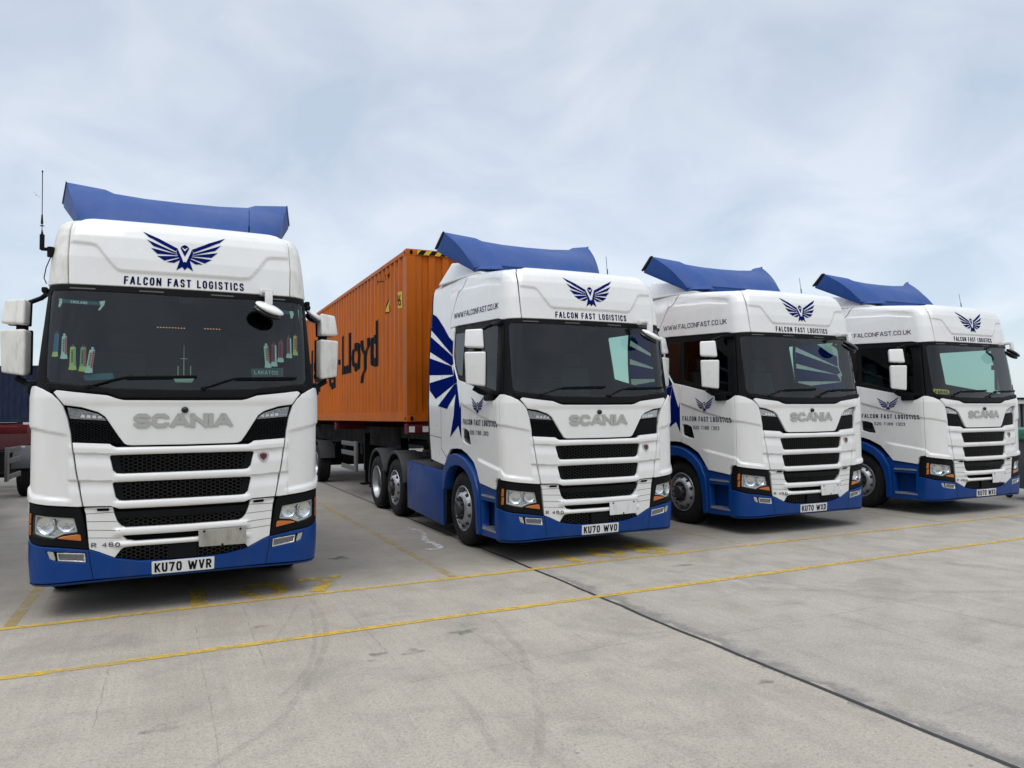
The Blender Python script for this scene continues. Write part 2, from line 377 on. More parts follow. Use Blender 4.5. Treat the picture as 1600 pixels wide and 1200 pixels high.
    return mk(name, verts, faces, material, parent, angle=38)
def hexmesh(name, poly, material, parent, off, w=.05, h=.034, t=.007, mf=None, side=1):
    P = np.array(poly); vs = []; fs = []
    for i, x in enumerate(np.arange(P[:, 0].min()-w, P[:, 0].max()+w, w*.75)):
        for z in np.arange(P[:, 1].min()-h, P[:, 1].max()+h, h)+(h/2 if i % 2 else 0):
            hx = [(x+w/4, z+h/2), (x+w/2, z), (x+w/4, z-h/2)]; st = (x-w/4, z+h/2)
            for a, b in ((st, hx[0]), (hx[0], hx[1]), (hx[1], hx[2])):
                mid = ((a[0]+b[0])/2, (a[1]+b[1])/2)
                if not inpoly(np.array([mid]), poly)[0]: continue
                d = Vector((b[0]-a[0], b[1]-a[1])).normalized()*t*.2; n = Vector((-d.y, d.x)).normalized()*t/2; a = Vector(a)-d; b = Vector(b)+d
                k = len(vs); vs += [tuple(a-n), tuple(b-n), tuple(b+n), tuple(a+n)]; fs.append((k, k+1, k+2, k+3))
    V = np.array(vs); n = len(V); top = M(V[:, 0], V[:, 1], off, False); bot = M(V[:, 0], V[:, 1], off-.02, False)
    faces = []
    for f_ in fs:
        f_ = list(f_) if area([vs[i] for i in f_]) > 0 else list(f_)[::-1]
        faces.append(f_); faces += [(f_[0]+n, f_[1]+n, f_[1], f_[0]), (f_[2]+n, f_[3]+n, f_[3], f_[2])]
    return mk(name, list(top)+list(bot), faces, material, parent, smooth=False)
def text2d(s, offset=0., space=1.):
    c = bpy.data.curves.new('t', 'FONT'); c.body = s; c.size = 1; c.offset = offset; c.space_character = space; c.resolution_u = 3
    o = bpy.data.objects.new('t', c); me = bpy.data.meshes.new_from_object(o)
    V = np.array([tuple(v.co)[:2] for v in me.vertices]); Fs = [tuple(p.vertices) for p in me.polygons]
    bpy.data.objects.remove(o); bpy.data.curves.remove(c); bpy.data.meshes.remove(me)
    V = (V-V.min(0))/(V.max(0)-V.min(0)); return V, Fs
_c = .22
_C = [(1, .70), (1, 1-_c), (1-_c, 1), (_c, 1), (0, 1-_c), (0, _c), (_c, 0), (1-_c, 0), (1, _c)]
_S6 = [(1, .76), (1, 1-_c), (1-_c, 1), (_c, 1), (0, 1-_c), (0, _c), (_c, 0), (1-_c, 0), (1, _c), (1, .36), (1-_c, .55), (0, .55)]
GL = {   # centre lines of a plain condensed capital alphabet; a trailing None closes the stroke
 'A': [[(0, 0), (.44, 1), (.56, 1), (1, 0)], [(.22, .28), (.78, .28)]], 'B': [[(0, 0), (0, 1), (.7, 1), (1, .86), (1, .64), (.75, .52), (1, .38), (1, .14), (.7, 0), None], [(0, .52), (.75, .52)]],
 'C': [_C+[(1, .30)]], 'D': [[(0, 0), (0, 1), (.62, 1), (1, 1-_c), (1, _c), (.62, 0), None]], 'E': [[(1, 1), (0, 1), (0, 0), (1, 0)], [(0, .5), (.8, .5)]],
 'F': [[(1, 1), (0, 1), (0, 0)], [(0, .5), (.82, .5)]], 'G': [_C+[(1, .46), (.55, .46)]], 'H': [[(0, 0), (0, 1)], [(1, 0), (1, 1)], [(0, .5), (1, .5)]], 'I': [[(.5, 0), (.5, 1)]],
 'K': [[(0, 0), (0, 1)], [(1, 1), (.06, .42)], [(.36, .62), (1, 0)]], 'L': [[(0, 1), (0, 0), (1, 0)]], 'N': [[(0, 0), (0, 1)], [(.02, 1), (.98, 0)], [(1, 0), (1, 1)]],
 'O': [[(0, _c), (0, 1-_c), (_c, 1), (1-_c, 1), (1, 1-_c), (1, _c), (1-_c, 0), (_c, 0), None]], 'P': [[(0, 0), (0, 1), (.7, 1), (1, .86), (1, .6), (.7, .46), (0, .46)]],
 'R': [[(0, 0), (0, 1), (.7, 1), (1, .86), (1, .62), (.7, .48), (0, .48)], [(.5, .48), (1, 0)]],
 'S': [[(1, .74), (1, 1-_c), (1-_c, 1), (_c, 1), (0, 1-_c), (0, .70), (.18, .57), (.82, .43), (1, .30), (1, _c), (1-_c, 0), (_c, 0), (0, _c), (0, .26)]],
 'T': [[(0, 1), (1, 1)], [(.5, 1), (.5, 0)]], 'U': [[(0, 1), (0, _c), (_c, 0), (1-_c, 0), (1, _c), (1, 1)]], 'V': [[(0, 1), (.46, 0), (.54, 0), (1, 1)]],
 'W': [[(0, 1), (.22, 0), (.28, 0), (.47, .85), (.53, .85), (.72, 0), (.78, 0), (1, 1)]], 'X': [[(0, 0), (1, 1)], [(0, 1), (1, 0)]],
 '1': [[(.25, .80), (.62, 1), (.62, 0)]], '2': [[(0, .76), (0, 1-_c), (_c, 1), (1-_c, 1), (1, 1-_c), (1, .62), (0, .06), (0, 0), (1, 0)]],
 '3': [[(0, .78), (0, 1-_c), (_c, 1), (1-_c, 1), (1, 1-_c), (1, .64), (.7, .52), (1, .38), (1, _c), (1-_c, 0), (_c, 0), (0, _c), (0, .22)]],
 '4': [[(.72, 0), (.72, 1), (0, .30), (1, .30)]], '6': [_S6], '9': [[(1-a, 1-b) for a, b in _S6]], '7': [[(0, 1), (1, 1), (.35, 0)]], '.': [[(0, 0), (0, .04)]]}
GL['0'] = GL['O']; GL['8'] = [GL['O'][0], [(0, .52), (1, .52)]]
GW = {'I': .30, '1': .36, ' ': .24, 'W': .74, 'L': .38, 'F': .39, 'T': .42, 'E': .39, 'N': .47, 'A': .48, 'V': .46}
def stroke(P, w, closed):
    P = [Vector(p) for p in P]; n = len(P); Lf, Rt = [], []
    for i in range(n):
        a = P[i-1] if (i > 0 or closed) else None; b = P[(i+1) % n] if (i < n-1 or closed) else None
        d0 = (P[i]-a).normalized() if a is not None else None; d1 = (b-P[i]).normalized() if b is not None else None
        if d0 is None: d0 = d1
        if d1 is None: d1 = d0
        t = (d0+d1); t = t.normalized() if t.length > 1e-4 else d0; nn = Vector((-t.y, t.x)); k = 1/max(.42, nn.dot(Vector((-d0.y, d0.x))))
        Lf.append(P[i]+nn*w/2*k); Rt.append(P[i]-nn*w/2*k)
    q = []
    for i in range(n if closed else n-1): j = (i+1) % n; q.append((Lf[i], Lf[j], Rt[j], Rt[i]))
    return q
def text_c(s, t=.16, wd=1., gap=.13, custom=None):
    """stroke lettering, cap height 1; returns vertices with a layer number, and faces"""
    x = 0; VV, FF = [], []
    for ch in s:
        w = (custom or {}).get(ch, GW.get(ch, .44)*wd)
        if ch in ('I',): w = t*1.02
        if ch == '.': w = t
        if ch != ' ':
            for li, st in enumerate(GL[ch]):
                cl = st[-1] is None; pts = st[:-1] if cl else st
                P = [(x+t/2+px*max(w-t, 0) if w > t*1.05 else x+w/2, t/2+py*(1-t)) for px, py in pts]
                # run square ends out to the edge of the letter
                if not cl:
                    for k0, k1 in ((0, 1), (-1, -2)):
                        A, B = Vector(P[k0]), Vector(P[k1]); y01 = pts[k0][1]
                        if y01 in (0, 1) or ch in 'FELT': P[k0] = tuple(A+(A-B).normalized()*t/2)
                for q in stroke(P, t, cl):
                    b = len(VV); VV += [(p.x, min(1.0, max(0., p.y)), li) for p in q]; FF.append((b, b+1, b+2, b+3))
        x += w+gap
    V = np.array(VV); V[:, 0] = (V[:, 0]-V[:, 0].min())/(V[:, 0].max()-V[:, 0].min()); return V, FF
def tdecal(name, s, u0, u1, v0, v1, material, parent, off=.0035, slope=0., offset=0., space=1., mf=None, shear=0., cond=None):
    V, Fs = text2d(s, offset, space) if cond is None else text_c(s, *cond)
    U = u0+(u1-u0)*V[:, 0]+shear*V[:, 1]; Vv = v0+(v1-v0)*V[:, 1]+slope*V[:, 0]
    P = (mf or (lambda a, b, o: M(a, b, o)))(U, Vv, off if V.shape[1] == 2 else off+.0004*V[:, 2])
    Fs = [f_ if area([(U[i], Vv[i]) for i in f_]) > 0 else f_[::-1] for f_ in Fs]
    return mk(name, list(P), Fs, material, parent, smooth=False)
def polys(name, plist, material, parent, off=.0035, mf=None, g=.05):
    vs = []; fs = []
    for p in plist:
        o = panel('tmp', p, material, None, off, g=(g, g), e=0, thick=0, mf=mf)
        me = o.data; b = len(vs); vs += [tuple(v.co) for v in me.vertices]; fs += [tuple(b+i for i in q.vertices) for q in me.polygons]
        bpy.data.objects.remove(o); bpy.data.meshes.remove(me)
    return mk(name, vs, fs, material, parent, angle=38)

# emblem outline (u relative to its centre, v relative to 3.30); left wing, mirrored for the right
_L = [[(-.425, 3.488), (-.082, 3.331), (-.095, 3.300), (-.362, 3.423)], [(-.379, 3.398), (-.093, 3.288), (-.096, 3.276), (-.313, 3.338)], [(-.336, 3.318), (-.090, 3.270), (-.060, 3.262), (-.272, 3.262)],
      [(-.273, 3.241), (-.066, 3.255), (-.063, 3.243), (-.203, 3.200)], [(-.184, 3.189), (-.055, 3.236), (-.058, 3.215), (-.112, 3.185)],
      [(-.082, 3.331), (-.011-.011, 3.195), (-.011, 3.205), (-.011, 3.12), (-.036, 3.150), (-.090, 3.115), (-.058, 3.215), (-.093, 3.288)]]
_Hd = [(-.011, 3.372), (-.036, 3.362), (-.055, 3.339), (-.011, 3.252), (.033, 3.339), (.014, 3.362)]
EMB = []
for p in _L:
    q = [(a+.011, b-3.30) for a, b in p]; EMB.append(q); EMB.append([(-a, b) for a, b in q])
EMB.append([(a+.011, b-3.30) for a, b in _Hd]); EMBV = [[(-.034, .047), (0, .007), (.034, .047), (0, .026)]]
def emblem(name, parent, uc, vc, su, sv, off=.0035):
    place = lambda L: [[(uc+a*su, vc+b*sv) for a, b in p] for p in L]
    o = polys(name, place(EMB), decal, parent, off)
    polys('emblem_beak', place(EMBV), white, o, off+.001)
    return o

# ================================================================ the truck
def build_wheel(kind):
    """wheel with its axle along X, outer face towards -X; origin at the hub"""
    rim = MB()
    if kind == 'steer':
        rim.lathe([(-.005, .300), (-.012, .306), (-.020, .302), (-.018, .288), (.03, .275), (.045, .262), (.02, .245), (-.03, .215), (-.058, .185), (-.062, .165), (-.045, .150), (-.042, .06)], n=48)
    else:
        rim.lathe([(-.005, .300), (-.012, .306), (-.020, .302), (-.016, .288), (.03, .276), (.055, .262), (.10, .255), (.15, .250), (.175, .235), (.165, .20), (.16, .13)], n=48)
    o = rim.build('wheel', wheel_s)
    t = MB(); w0, w1 = -.015, .30
    prof = [(w0+.01, .300), (w0-.008, .34), (w0-.014, .39), (w0-.004, .44), (w0+.012, .475), (w0+.03, .488)]
    for k in range(4):
        a = w0+.06+k*.058; prof += [(a-.012, .4975), (a-.004, .499), (a, .488), (a+.006, .488), (a+.010, .499)]
    prof += [(w1-.03, .488), (w1-.005, .45), (w1+.01, .38), (w1-.01, .30)]
    t.lathe(prof, n=64); ty = t.build('tyre', rub, o)
    h = MB()
    if kind == 'steer':
        h.lathe([(-.040, .155), (-.048, .15), (-.050, .11), (-.095, .100), (-.112, .085), (-.115, .001)], n=28)
        for k in range(10):
            a = 2*math.pi*k/10; h.cyl((-.05, .132*math.cos(a), .132*math.sin(a)), (-.098, .132*math.cos(a), .132*math.sin(a)), .014, 6)
        for k in range(10):
            a = 2*math.pi*(k+.5)/10; h.ball((-.012, .232*math.cos(a), .232*math.sin(a)), (.028, .024, .024), 12)
    else:
        h.lathe([(.16, .15), (.11, .145), (.05, .13), (.03, .10), (.02, .001)], n=28)
        for k in range(10):
            a = 2*math.pi*k/10; h.cyl((.15, .165*math.cos(a), .165*math.sin(a)), (.115, .165*math.cos(a), .165*math.sin(a)), .014, 6)
    h.build('hub', hubm, o)
    return o
def place_wheel(proto, parent, x, y, z):
    o = proto.copy(); col.objects.link(o); o.parent = parent; s = 1 if x > 0 else -1
    o.location = (x, y, z); o.rotation_euler = (0, 0, math.pi if s > 0 else 0)
    for c in proto.children:
        d = c.copy(); col.objects.link(d); d.parent = o
    return o
def kill(o):
    for c in list(o.children): bpy.data.objects.remove(c)
    bpy.data.objects.remove(o)

ICUR = {}
def build_truck():
    T = empty('truck', (0, 0, 0))
    # ---- openings
    arch = [(-3.25, 1.035), (-3.168, 1.158), (-3.01, 1.275), (-2.76, 1.297), (-2.576, 1.29), (-2.379, 1.235), (-2.156, 1.14), (-2.029, 1.02), (-1.91, .90)]
    sidewin = [(-1.47, 2.93), (-1.44, 2.02), (-1.70, 2.07), (-2.54, 2.26), (-2.58, 2.90), (-2.5, 2.965)]
    ws = sym([(0, 2.87), (-.60, 2.875), (-1.20, 2.875), (-1.235, 2.84), (-1.20, 2.50), (-1.165, 2.08), (-1.14, 2.03), (-.60, 1.965), (0, 1.955)])
    # dark inner shell (its windscreen and side windows are open)
    o_l = [(-3.80, 3.45), (-3.80, 1.12), (-3.25, 1.06), (-3.168, 1.175), (-3.01, 1.29), (-2.76, 1.31), (-2.576, 1.30), (-2.379, 1.25), (-2.156, 1.155), (-2.029, 1.04), (-1.89, .87), (-1.89, .80), (-1.43, .80), (-1.43, .35), (-.5, .30)]
    sh_holes = [ws]+[rp(q, .03) for q in (sidewin, mir(sidewin))]
    panel('cab_shell', o_l+[(-a, b) for a, b in o_l[::-1]], dark, T, -.075, holes=sh_holes, g=(.16, .16), e=0, thick=0, rel=False)
    # ---- bonnet panel
    hood = sym([(0, 1.872), (-.50, 1.874), (-.55, 1.885), (-.64, 1.918), (-1.035, 1.962), (-1.058, 1.945), (-1.01, 1.885), (-.972, 1.832), (-.841, 1.813), (-.709, 1.768), (-.655, 1.728), (-.626, 1.682), (-.543, 1.546), (-.498, 1.482), (-.475, 1.470), (-.441, 1.465), (0, 1.462)])
    panel('bonnet_panel', hood, white, T, 0, g=(.04, .02), e=.007)
    # ---- upper lamps and mesh
    for s in (-1, 1):
        S = (lambda p: p) if s < 0 else mir
        lamp = S([(-.957, 1.812), (-.841, 1.792), (-.709, 1.75), (-.668, 1.72), (-.645, 1.690), (-.934, 1.713)])
        o = panel('position_lamp', lamp, chrome_s, T, -.03, g=(.03, .03), e=.002, thick=.02, rel=False)
        ledx = [S([(-.85+.045*k, 1.722-.003*k), (-.815+.045*k, 1.720-.003*k), (-.82+.045*k, 1.745-.004*k), (-.845+.045*k, 1.748-.004*k)]) for k in range(4)]
        polys('led_strip', ledx, ledm, o, -.024)
        panel('lamp_cover', lamp, lens_g, o, -.004, g=(.06, .06), e=.002, thick=.012, rel=False)
        mesh = S([(-.936, 1.705), (-.636, 1.680), (-.52, 1.478), (-.60, 1.49), (-.914, 1.508)])
        panel('intake_backing', mesh, blk, T, -.035, g=(.1, .1), e=0, thick=.01, rel=False)
        hexmesh('intake_mesh', inset(ccw(mesh), .012), blkg, T, -.012, .034, .022, .005)
        # white corner
        cp = S([(-1.312, 2.005), (-1.25, 2.003), (-1.166, 1.978), (-1.08, 1.935), (-1.022, 1.880), (-.982, 1.823), (-.948, 1.713), (-.922, 1.575), (-.918, 1.506), (-.897, 1.361), (-.876, 1.22), (-.823, .934), (-.856, .932), (-1.088, .957), (-1.301, .985), (-1.312, 1.0)])
        panel('corner_panel', cp, white, T, 0, g=(.022, .018), e=.006, thick=.045)
        # headlight
        bez = rp(S([(-1.385, .985), (-1.301, .972), (-1.088, .945), (-.856, .920), (-.838, .915), (-.822, .865), (-.772, .545), (-1.014, .590), (-1.16, .603), (-1.35, .640), (-1.425, .645), (-1.435, .86)]), .012)
        lens = rp(S([(-1.245, .874), (-.886, .832), (-.868, .760), (-.855, .706), (-.965, .694), (-1.045, .660), (-1.25, .698)]), .014)
        o = panel('headlight', bez, blk, T, .004, holes=[lens], g=(.06, .06), e=.010, thick=.085, rel=False)
        panel('headlight_reflector', lens, chrome, o, -.055, g=(.04, .04), e=0, thick=0, rel=False)
        hb = MB()
        for uc, r0 in ((-1.120, .084), (-.952, .074)):
            c = M(np.array(s*-uc if s > 0 else uc), np.array(.775), -.045, False); q = Vector(M(np.array(s*-uc if s > 0 else uc), np.array(.775), 1., False))-Vector(c); q.normalize()
            b2 = bmesh.new(); prof = [(.020, 1.04), (.024, 1.0), (.012, .94), (.000, .75), (-.006, .5), (-.008, .05)]
            mb = MB(); mb.lathe([(a, r0*b_) for a, b_ in prof], axis='Z', n=28); mb.ball((0, 0, .004), (.009, .009, .016), 10)
            me = bpy.data.meshes.new('t'); mb.bm.transform(Matrix.Translation(c) @ q.to_track_quat('Z', 'Y').to_matrix().to_4x4() @ Matrix.Diagonal((1, .95, .7, 1))); mb.bm.to_mesh(me); mb.bm.free(); hb.bm.from_mesh(me)
        hb.build('headlight_bowl', chrome, o)
        fr = inset(ccw(lens), .018)
        panel('headlight_trim', lens, trimm, o, -.022, holes=[fr], g=(.1, .1), e=.002, thick=.03, rel=False)
        panel('headlight_lens', lens, lens_g, o, -.003, g=(.08, .08), e=.003, thick=.01, rel=False)
        panel('indicator', rp(S([(-1.02, .664), (-.962, .680), (-.852, .690), (-.832, .684), (-.824, .630)]), .006), amber, o, .010, g=(.05, .05), e=.004, thick=.01, rel=False)
        for v0 in (.690, .79):
            panel('side_marker', rp(S([(-1.305, v0), (-1.268, v0), (-1.262, v0+.088), (-1.296, v0+.09)]), .006), amber, o, .010, g=(.05, .05), e=.003, thick=.01, rel=False)
    # ---- louvred radiator panel
    def slot(t, tu, b, bu):
        return rp(sym([(0, t), (-tu+.012, t-.002), (-tu, t-.015), (-(tu*.35+bu*.65)-.004, b+.03), (-bu+.004, b+.004), (-bu+.05, b), (0, b)]), .012)
    s1 = slot(1.381, .614, 1.212, .563); s2 = slot(1.137, .589, .968, .539)
    lou = sym([(0, 1.446), (-.565, 1.450), (-.60, 1.468), (-.615, 1.481), (-.905, 1.499), (-.884, 1.361), (-.862, 1.22), (-.810, .934), (-.60, .926), (-.56, .912), (-.53, .898), (0, .893)])
    panel('louvre_panel', lou, white, T, 0, holes=[s1, s2], g=(.024, .010), e=.005, thick=.05)
    s4 = rp(sym([(0, .652), (-.506, .656), (-.50, .645), (-.47, .612), (-.40, .602), (0, .600)]), .006)
    low = sym([(0, .724), (-.48, .727), (-.515, .738), (-.545, .775), (-.575, .865), (-.585, .912), (-.800, .918), (-.805, .905), (-.794, .865), (-.764, .552), (-.70, .527), (-.564, .462), (-.512, .535), (-.49, .546), (-.43, .553), (0, .552)])
    panel('lower_grille_panel', low, white, T, 0, holes=[s4], g=(.024, .0095), e=.004, thick=.05)
    for nm, sl, ins in (('grille_mesh', s1, .045), ('grille_mesh', s2, .045)):
        panel('grille_backing', inset(ccw(sl), -.01), blk, T, -.052, g=(.2, .2), e=0, thick=0, rel=False)
        q = [(a*(1-ins/.6*1.3), b) for a, b in inset(ccw(sl), .008)]
        hexmesh(nm, q, blkg, T, -.022)
        q2 = inset(ccw(sl), .002)
        panel('grille_frame', q2, blk, T, -.020, holes=[rp([(a*.90, b) for a, b in inset(ccw(sl), .010)], .01)], g=(.1, .1), e=.002, thick=.02, rel=False)
    s3 = sym([(0, .893), (-.57, .893), (-.575, .85), (-.54, .765), (-.515, .738), (-.48, .727), (0, .724)])
    panel('grille_backing', s3, blk, T, -.052, g=(.2, .2), e=0, thick=0, rel=False)
    hexmesh('grille_mesh', rp(sym([(0, .80), (-.50, .80), (-.48, .75), (-.46, .735), (0, .730)]), .01), blkg, T, -.022)
    o = panel('grille_bar', sym([(0, .868), (-.568, .872), (-.563, .845), (-.545, .805), (0, .795)]), blk, T, -.004, g=(.1, .01), e=.010, thick=.04, rel=False)
    panel('tow_slot', [(-.07, .765), (.085, .765), (.085, .748), (-.07, .748)], ink, T, -.012, g=(.1, .1), e=0, thick=.01, rel=False)
    for s in (-1, 1):
        panel('vent_slot', [(s*.705, .912), (s*.610, .910), (s*.611, .884), (s*.704, .887)], ink, T, .010, g=(.1, .1), e=0, thick=.004)
    lg = sym([(0, .552), (-.43, .553), (-.49, .546), (-.512, .535), (-.562, .462), (-.53, .452), (-.371, .419), (-.131, .408), (0, .408)])
    panel('lower_mesh_backing', lg, blk, T, -.052, g=(.2, .2), e=0, thick=0, rel=False)
    hexmesh('lower_mesh', inset(ccw(lg), .006), blkg, T, -.018)
    panel('tow_cover', rp([(-.132, .548), (.120, .548), (.117, .414), (-.130, .414)], .008), blk, T, .004, g=(.1, .1), e=.004, thick=.04, rel=False)
    for s in (-1, 1):
        S = (lambda p: p) if s < 0 else mir
        for (ua, va), (ub, vb) in (((-.803, .868), (-.578, .872)), ((-.790, .800), (-.552, .787)), ((-.783, .724), (-.520, .706)), ((-.775, .655), (-.512, .636))):
            polys('panel_line', [S([(ua, va), (ub, vb), (ub, vb-.004), (ua, va-.004)])], greypl, T, .0015, g=.05)
    # ---- blue bumper
    btop = [(0, .404), (-.131, .404), (-.371, .415), (-.53, .447), (-.566, .457), (-.70, .521), (-.768, .543), (-.80, .548), (-1.014, .582), (-1.16, .595), (-1.35, .632), (-1.437, .637), (-1.443, .30), (-1.43, .252), (-1.30, .262), (-.775, .280), (0, .284)]
    fogh = [(-1.093, .560), (-1.06, .552), (-.79, .523), (-.782, .432), (-1.01, .460), (-1.066, .486)]
    o = panel('bumper', sym(btop), blue, T, .008, holes=[fogh, mir(fogh)], g=(.05, .05), e=.006, thick=.05, rel=False)
    lip = lambda u, v, off: M(u, np.full_like(u, .0)+.27, 0, False)*np.array([1, 1, 0])+np.stack([0*u, .12*v, .285-.02*v-.03*np.clip(np.abs(u)-.6, 0, .7)], -1)
    us = np.linspace(-1.44, 1.44, 60); vs_, fs_ = [], []
    for k, (dy, zz) in enumerate(((-.006, .278), (.012, .258), (.08, .250), (.25, .26))):
        b = M(us, np.full_like(us, .27), .004, False); n = b-M(us, np.full_like(us, .27), -1, False)
        q = b-n*dy; q[:, 2] = zz-.022*np.clip((np.abs(us)-.5)/.8, 0, 1); vs_ += list(q)
        if k: fs_ += [((k-1)*60+i, k*60+i, k*60+i+1, (k-1)*60+i+1) for i in range(59)]
    mk('bumper_lip', vs_, fs_, blue, o)
    for s in (-1, 1):
        S = (lambda p: p) if s < 0 else mir
        polys('bumper_seam', [S([(-.770, .541), (-.765, .541), (-.735, .275), (-.740, .275)])], ink, o, .0095)
        panel('fog_surround', S(fogh), blk, o, -.02, g=(.1, .1), e=0, thick=0, rel=False)
        panel('corner_reflector', rp(S([(-1.088, .556), (-1.040, .546), (-1.020, .466), (-1.064, .488)]), .008), silver, o, .004, g=(.1, .1), e=.003, thick=.02, rel=False)
        fl = S([(-1.012, .540), (-.796, .519), (-.788, .437), (-1.004, .465)]); f2 = inset(ccw(fl), .012)
        q = panel('fog_lamp', fl, chrome, T, .004, holes=[f2], g=(.1, .1), e=.003, thick=.025, rel=False)
        panel('fog_reflector', f2, fogd, q, -.015, g=(.03, .03), e=0, thick=0, rel=False)
        panel('fog_lens', f2, lens_g, q, -.001, g=(.1, .1), e=0, thick=0, rel=False)
        # step block and wheel-arch flare behind the bumper
        stb = S([(-1.447, .83), (-1.447, .252), (-1.967, .235), (-2.035, .235), (-2.06, .537), (-2.10, .70), (-2.12, .80), (-2.03, .95), (-1.915, .885), (-1.45, .842)])
        w1 = S([(-1.49, .690), (-1.49, .355), (-1.885, .340), (-1.905, .69)]); w2 = S([(-1.49, .825), (-1.49, .742), (-1.90, .770), (-1.91, .835)])
        q = panel('step_panel', stb, blue, T, -.002, holes=[w1], g=(.07, .07), e=.006, thick=.10, rel=False)
        MB().box((s*1.07, 1.49-.80+.0, .50), (.03, .50, .50)).build('step_back', blue, q)
        for v0, ww in ((.30, 1.16), (.715, 1.17)):
            t = MB()
            yy = [1.49-1.125, 1.89-1.125]
            t.box((s*(ww+.005), (yy[0]+yy[1])/2, v0+.035), (.16, .42, .02)); 
            for k in range(9): t.box((s*(ww+.01), yy[0]+.03+k*.044, v0+.05), (.15, .012, .012))
            t.build('step_tread', treadm, q)
        fo = [(-3.278, .978), (-3.19, 1.08), (-3.036, 1.19), (-2.86, 1.23), (-2.70, 1.228), (-2.472, 1.19), (-2.268, 1.10), (-2.116, .985), (-1.99, .80), (-1.955, .60), (-1.94, .30), (-1.945, .235)]
        fi = [(-2.04, .235), (-2.05, .50), (-2.10, .70), (-2.18, .85), (-2.30, .965), (-2.45, 1.035), (-2.62, 1.075), (-2.80, 1.07), (-2.99, 1.03), (-3.10, .95), (-3.17, .84), (-3.21, .70), (-3.30, .70), (-3.30, .9)]
        panel('wheel_arch', S(fo+fi), blue, T, .028, g=(.05, .05), e=.014, thick=.14, rel=False)
        # ---- door
        door = S([(-1.319, 1.996), (-1.319, 1.0), (-1.39, .995), (-1.43, .955), (-1.447, .856), (-1.905, .897), (-2.03, 1.022), (-2.157, 1.146), (-2.379, 1.243), (-2.562, 1.29), (-2.556, 2.215), (-1.72, 2.045), (-1.68, 2.0), (-1.58, 1.955), (-1.45, 1.938), (-1.38, 1.965)])
        hh = rp(S([(-2.535, 1.585), (-2.42, 1.575), (-2.325, 1.550), (-2.305, 1.535), (-2.243, 1.362), (-2.40, 1.375), (-2.53, 1.412)]), .02)
        dr = panel('door', door, white, T, 0, holes=[hh], g=(.034, .018), e=.006, thick=.045)
        panel('door_handle', hh, blkg, dr, -.03, g=(.1, .1), e=.0, thick=0, rel=False)
        panel('handle_bar', rp(S([(-2.50, 1.56), (-2.36, 1.55), (-2.36, 1.44), (-2.50, 1.45)]), .01), blk, dr, -.005, g=(.1, .1), e=.006, thick=.02, rel=False)
        # side window surround and glass
        fr = S([(-1.318, 2.925), (-1.275, 2.0), (-1.319, 2.002), (-1.38, 1.972), (-1.45, 1.945), (-1.575, 1.962), (-1.672, 2.005), (-1.71, 2.052), (-2.556, 2.222), (-2.775, 2.262), (-2.925, 2.44), (-3.0, 2.61), (-3.012, 2.815), (-3.005, 3.02), (-2.90, 3.022), (-1.48, 2.95), (-1.40, 2.928)])
        gl = rp(S([(-1.50, 2.88), (-1.47, 2.06), (-1.70, 2.10), (-2.50, 2.28), (-2.52, 2.90)]), .03)
        wf = panel('window_frame', fr, blk, T, -.014, holes=[gl], g=(.09, .09), e=.006, thick=.03, rel=False)
        panel('side_window', gl, win_g, T, -.022, g=(.2, .2), e=0, thick=0, rel=False)
        panel('quarter_window', rp(S([(-2.60, 2.90), (-2.60, 2.29), (-2.76, 2.33), (-2.88, 2.48), (-2.94, 2.65), (-2.945, 2.92)]), .03), blkg, wf, -.006, g=(.2, .2), e=.003, thick=.006, rel=False)
        # roof side, rear side
        rs = S([(-1.042, 2.937), (-1.12, 3.484), (-1.132, 3.60), (-1.16, 3.70), (-2.46, 3.78), (-2.545, 3.64), (-2.745, 3.515), (-2.858, 3.488), (-2.93, 3.44), (-3.155, 3.175), (-3.20, 3.03), (-3.01, 3.03), (-2.90, 3.03), (-1.485, 2.958), (-1.40, 2.937), (-1.35, 2.932)])
        panel('roof_side_panel', rs, white, T, 0, g=(.03, .018), e=.007, thick=.04)
        rr = S([(-2.475, 3.78), (-2.557, 3.647), (-2.752, 3.525), (-2.862, 3.498), (-2.94, 3.447), (-3.163, 3.18), (-3.208, 3.022), (-3.02, 3.022), (-3.022, 2.815), (-3.01, 2.60), (-2.932, 2.435), (-2.778, 2.252), (-2.568, 2.215), (-2.574, 1.297), (-2.76, 1.303), (-3.01, 1.285), (-3.175, 1.165), (-3.25, 1.045), (-3.83, 1.10), (-3.90, 1.42), (-3.925, 1.8), (-3.97, 2.26), (-4.03, 2.65), (-4.05, 2.95), (-4.03, 3.15), (-3.97, 3.36), (-3.96, 3.60), (-3.93, 3.72), (-3.80, 3.79)])
        rsp = panel('rear_side_panel', rr, white, T, 0, g=(.09, .09), e=.006, thick=.03)
        polys('panel_seam', [S([(-3.92, 1.470), (-3.92, 1.462), (-3.395, 1.430), (-3.395, 1.438)]), S([(-3.395, 3.0), (-3.395, 1.28), (-3.165, 1.155), (-3.16, 1.163), (-3.388, 1.286), (-3.388, 3.0)])], greypl, rsp, .002)
        eg = S([(-3.835, 1.09), (-3.905, 1.42), (-3.93, 1.8), (-3.975, 2.26), (-4.035, 2.65), (-4.055, 2.95), (-4.035, 3.15), (-3.975, 3.36), (-3.965, 3.60), (-3.935, 3.72), (-4.0, 3.72), (-4.04, 3.60), (-4.05, 3.36), (-4.11, 3.15), (-4.13, 2.95), (-4.11, 2.65), (-4.05, 2.26), (-4.0, 1.8), (-3.98, 1.42), (-3.90, 1.06)])
        panel('rubber_edge', eg, blk, T, -.006, g=(.2, .2), e=.004, thick=.03, rel=False)
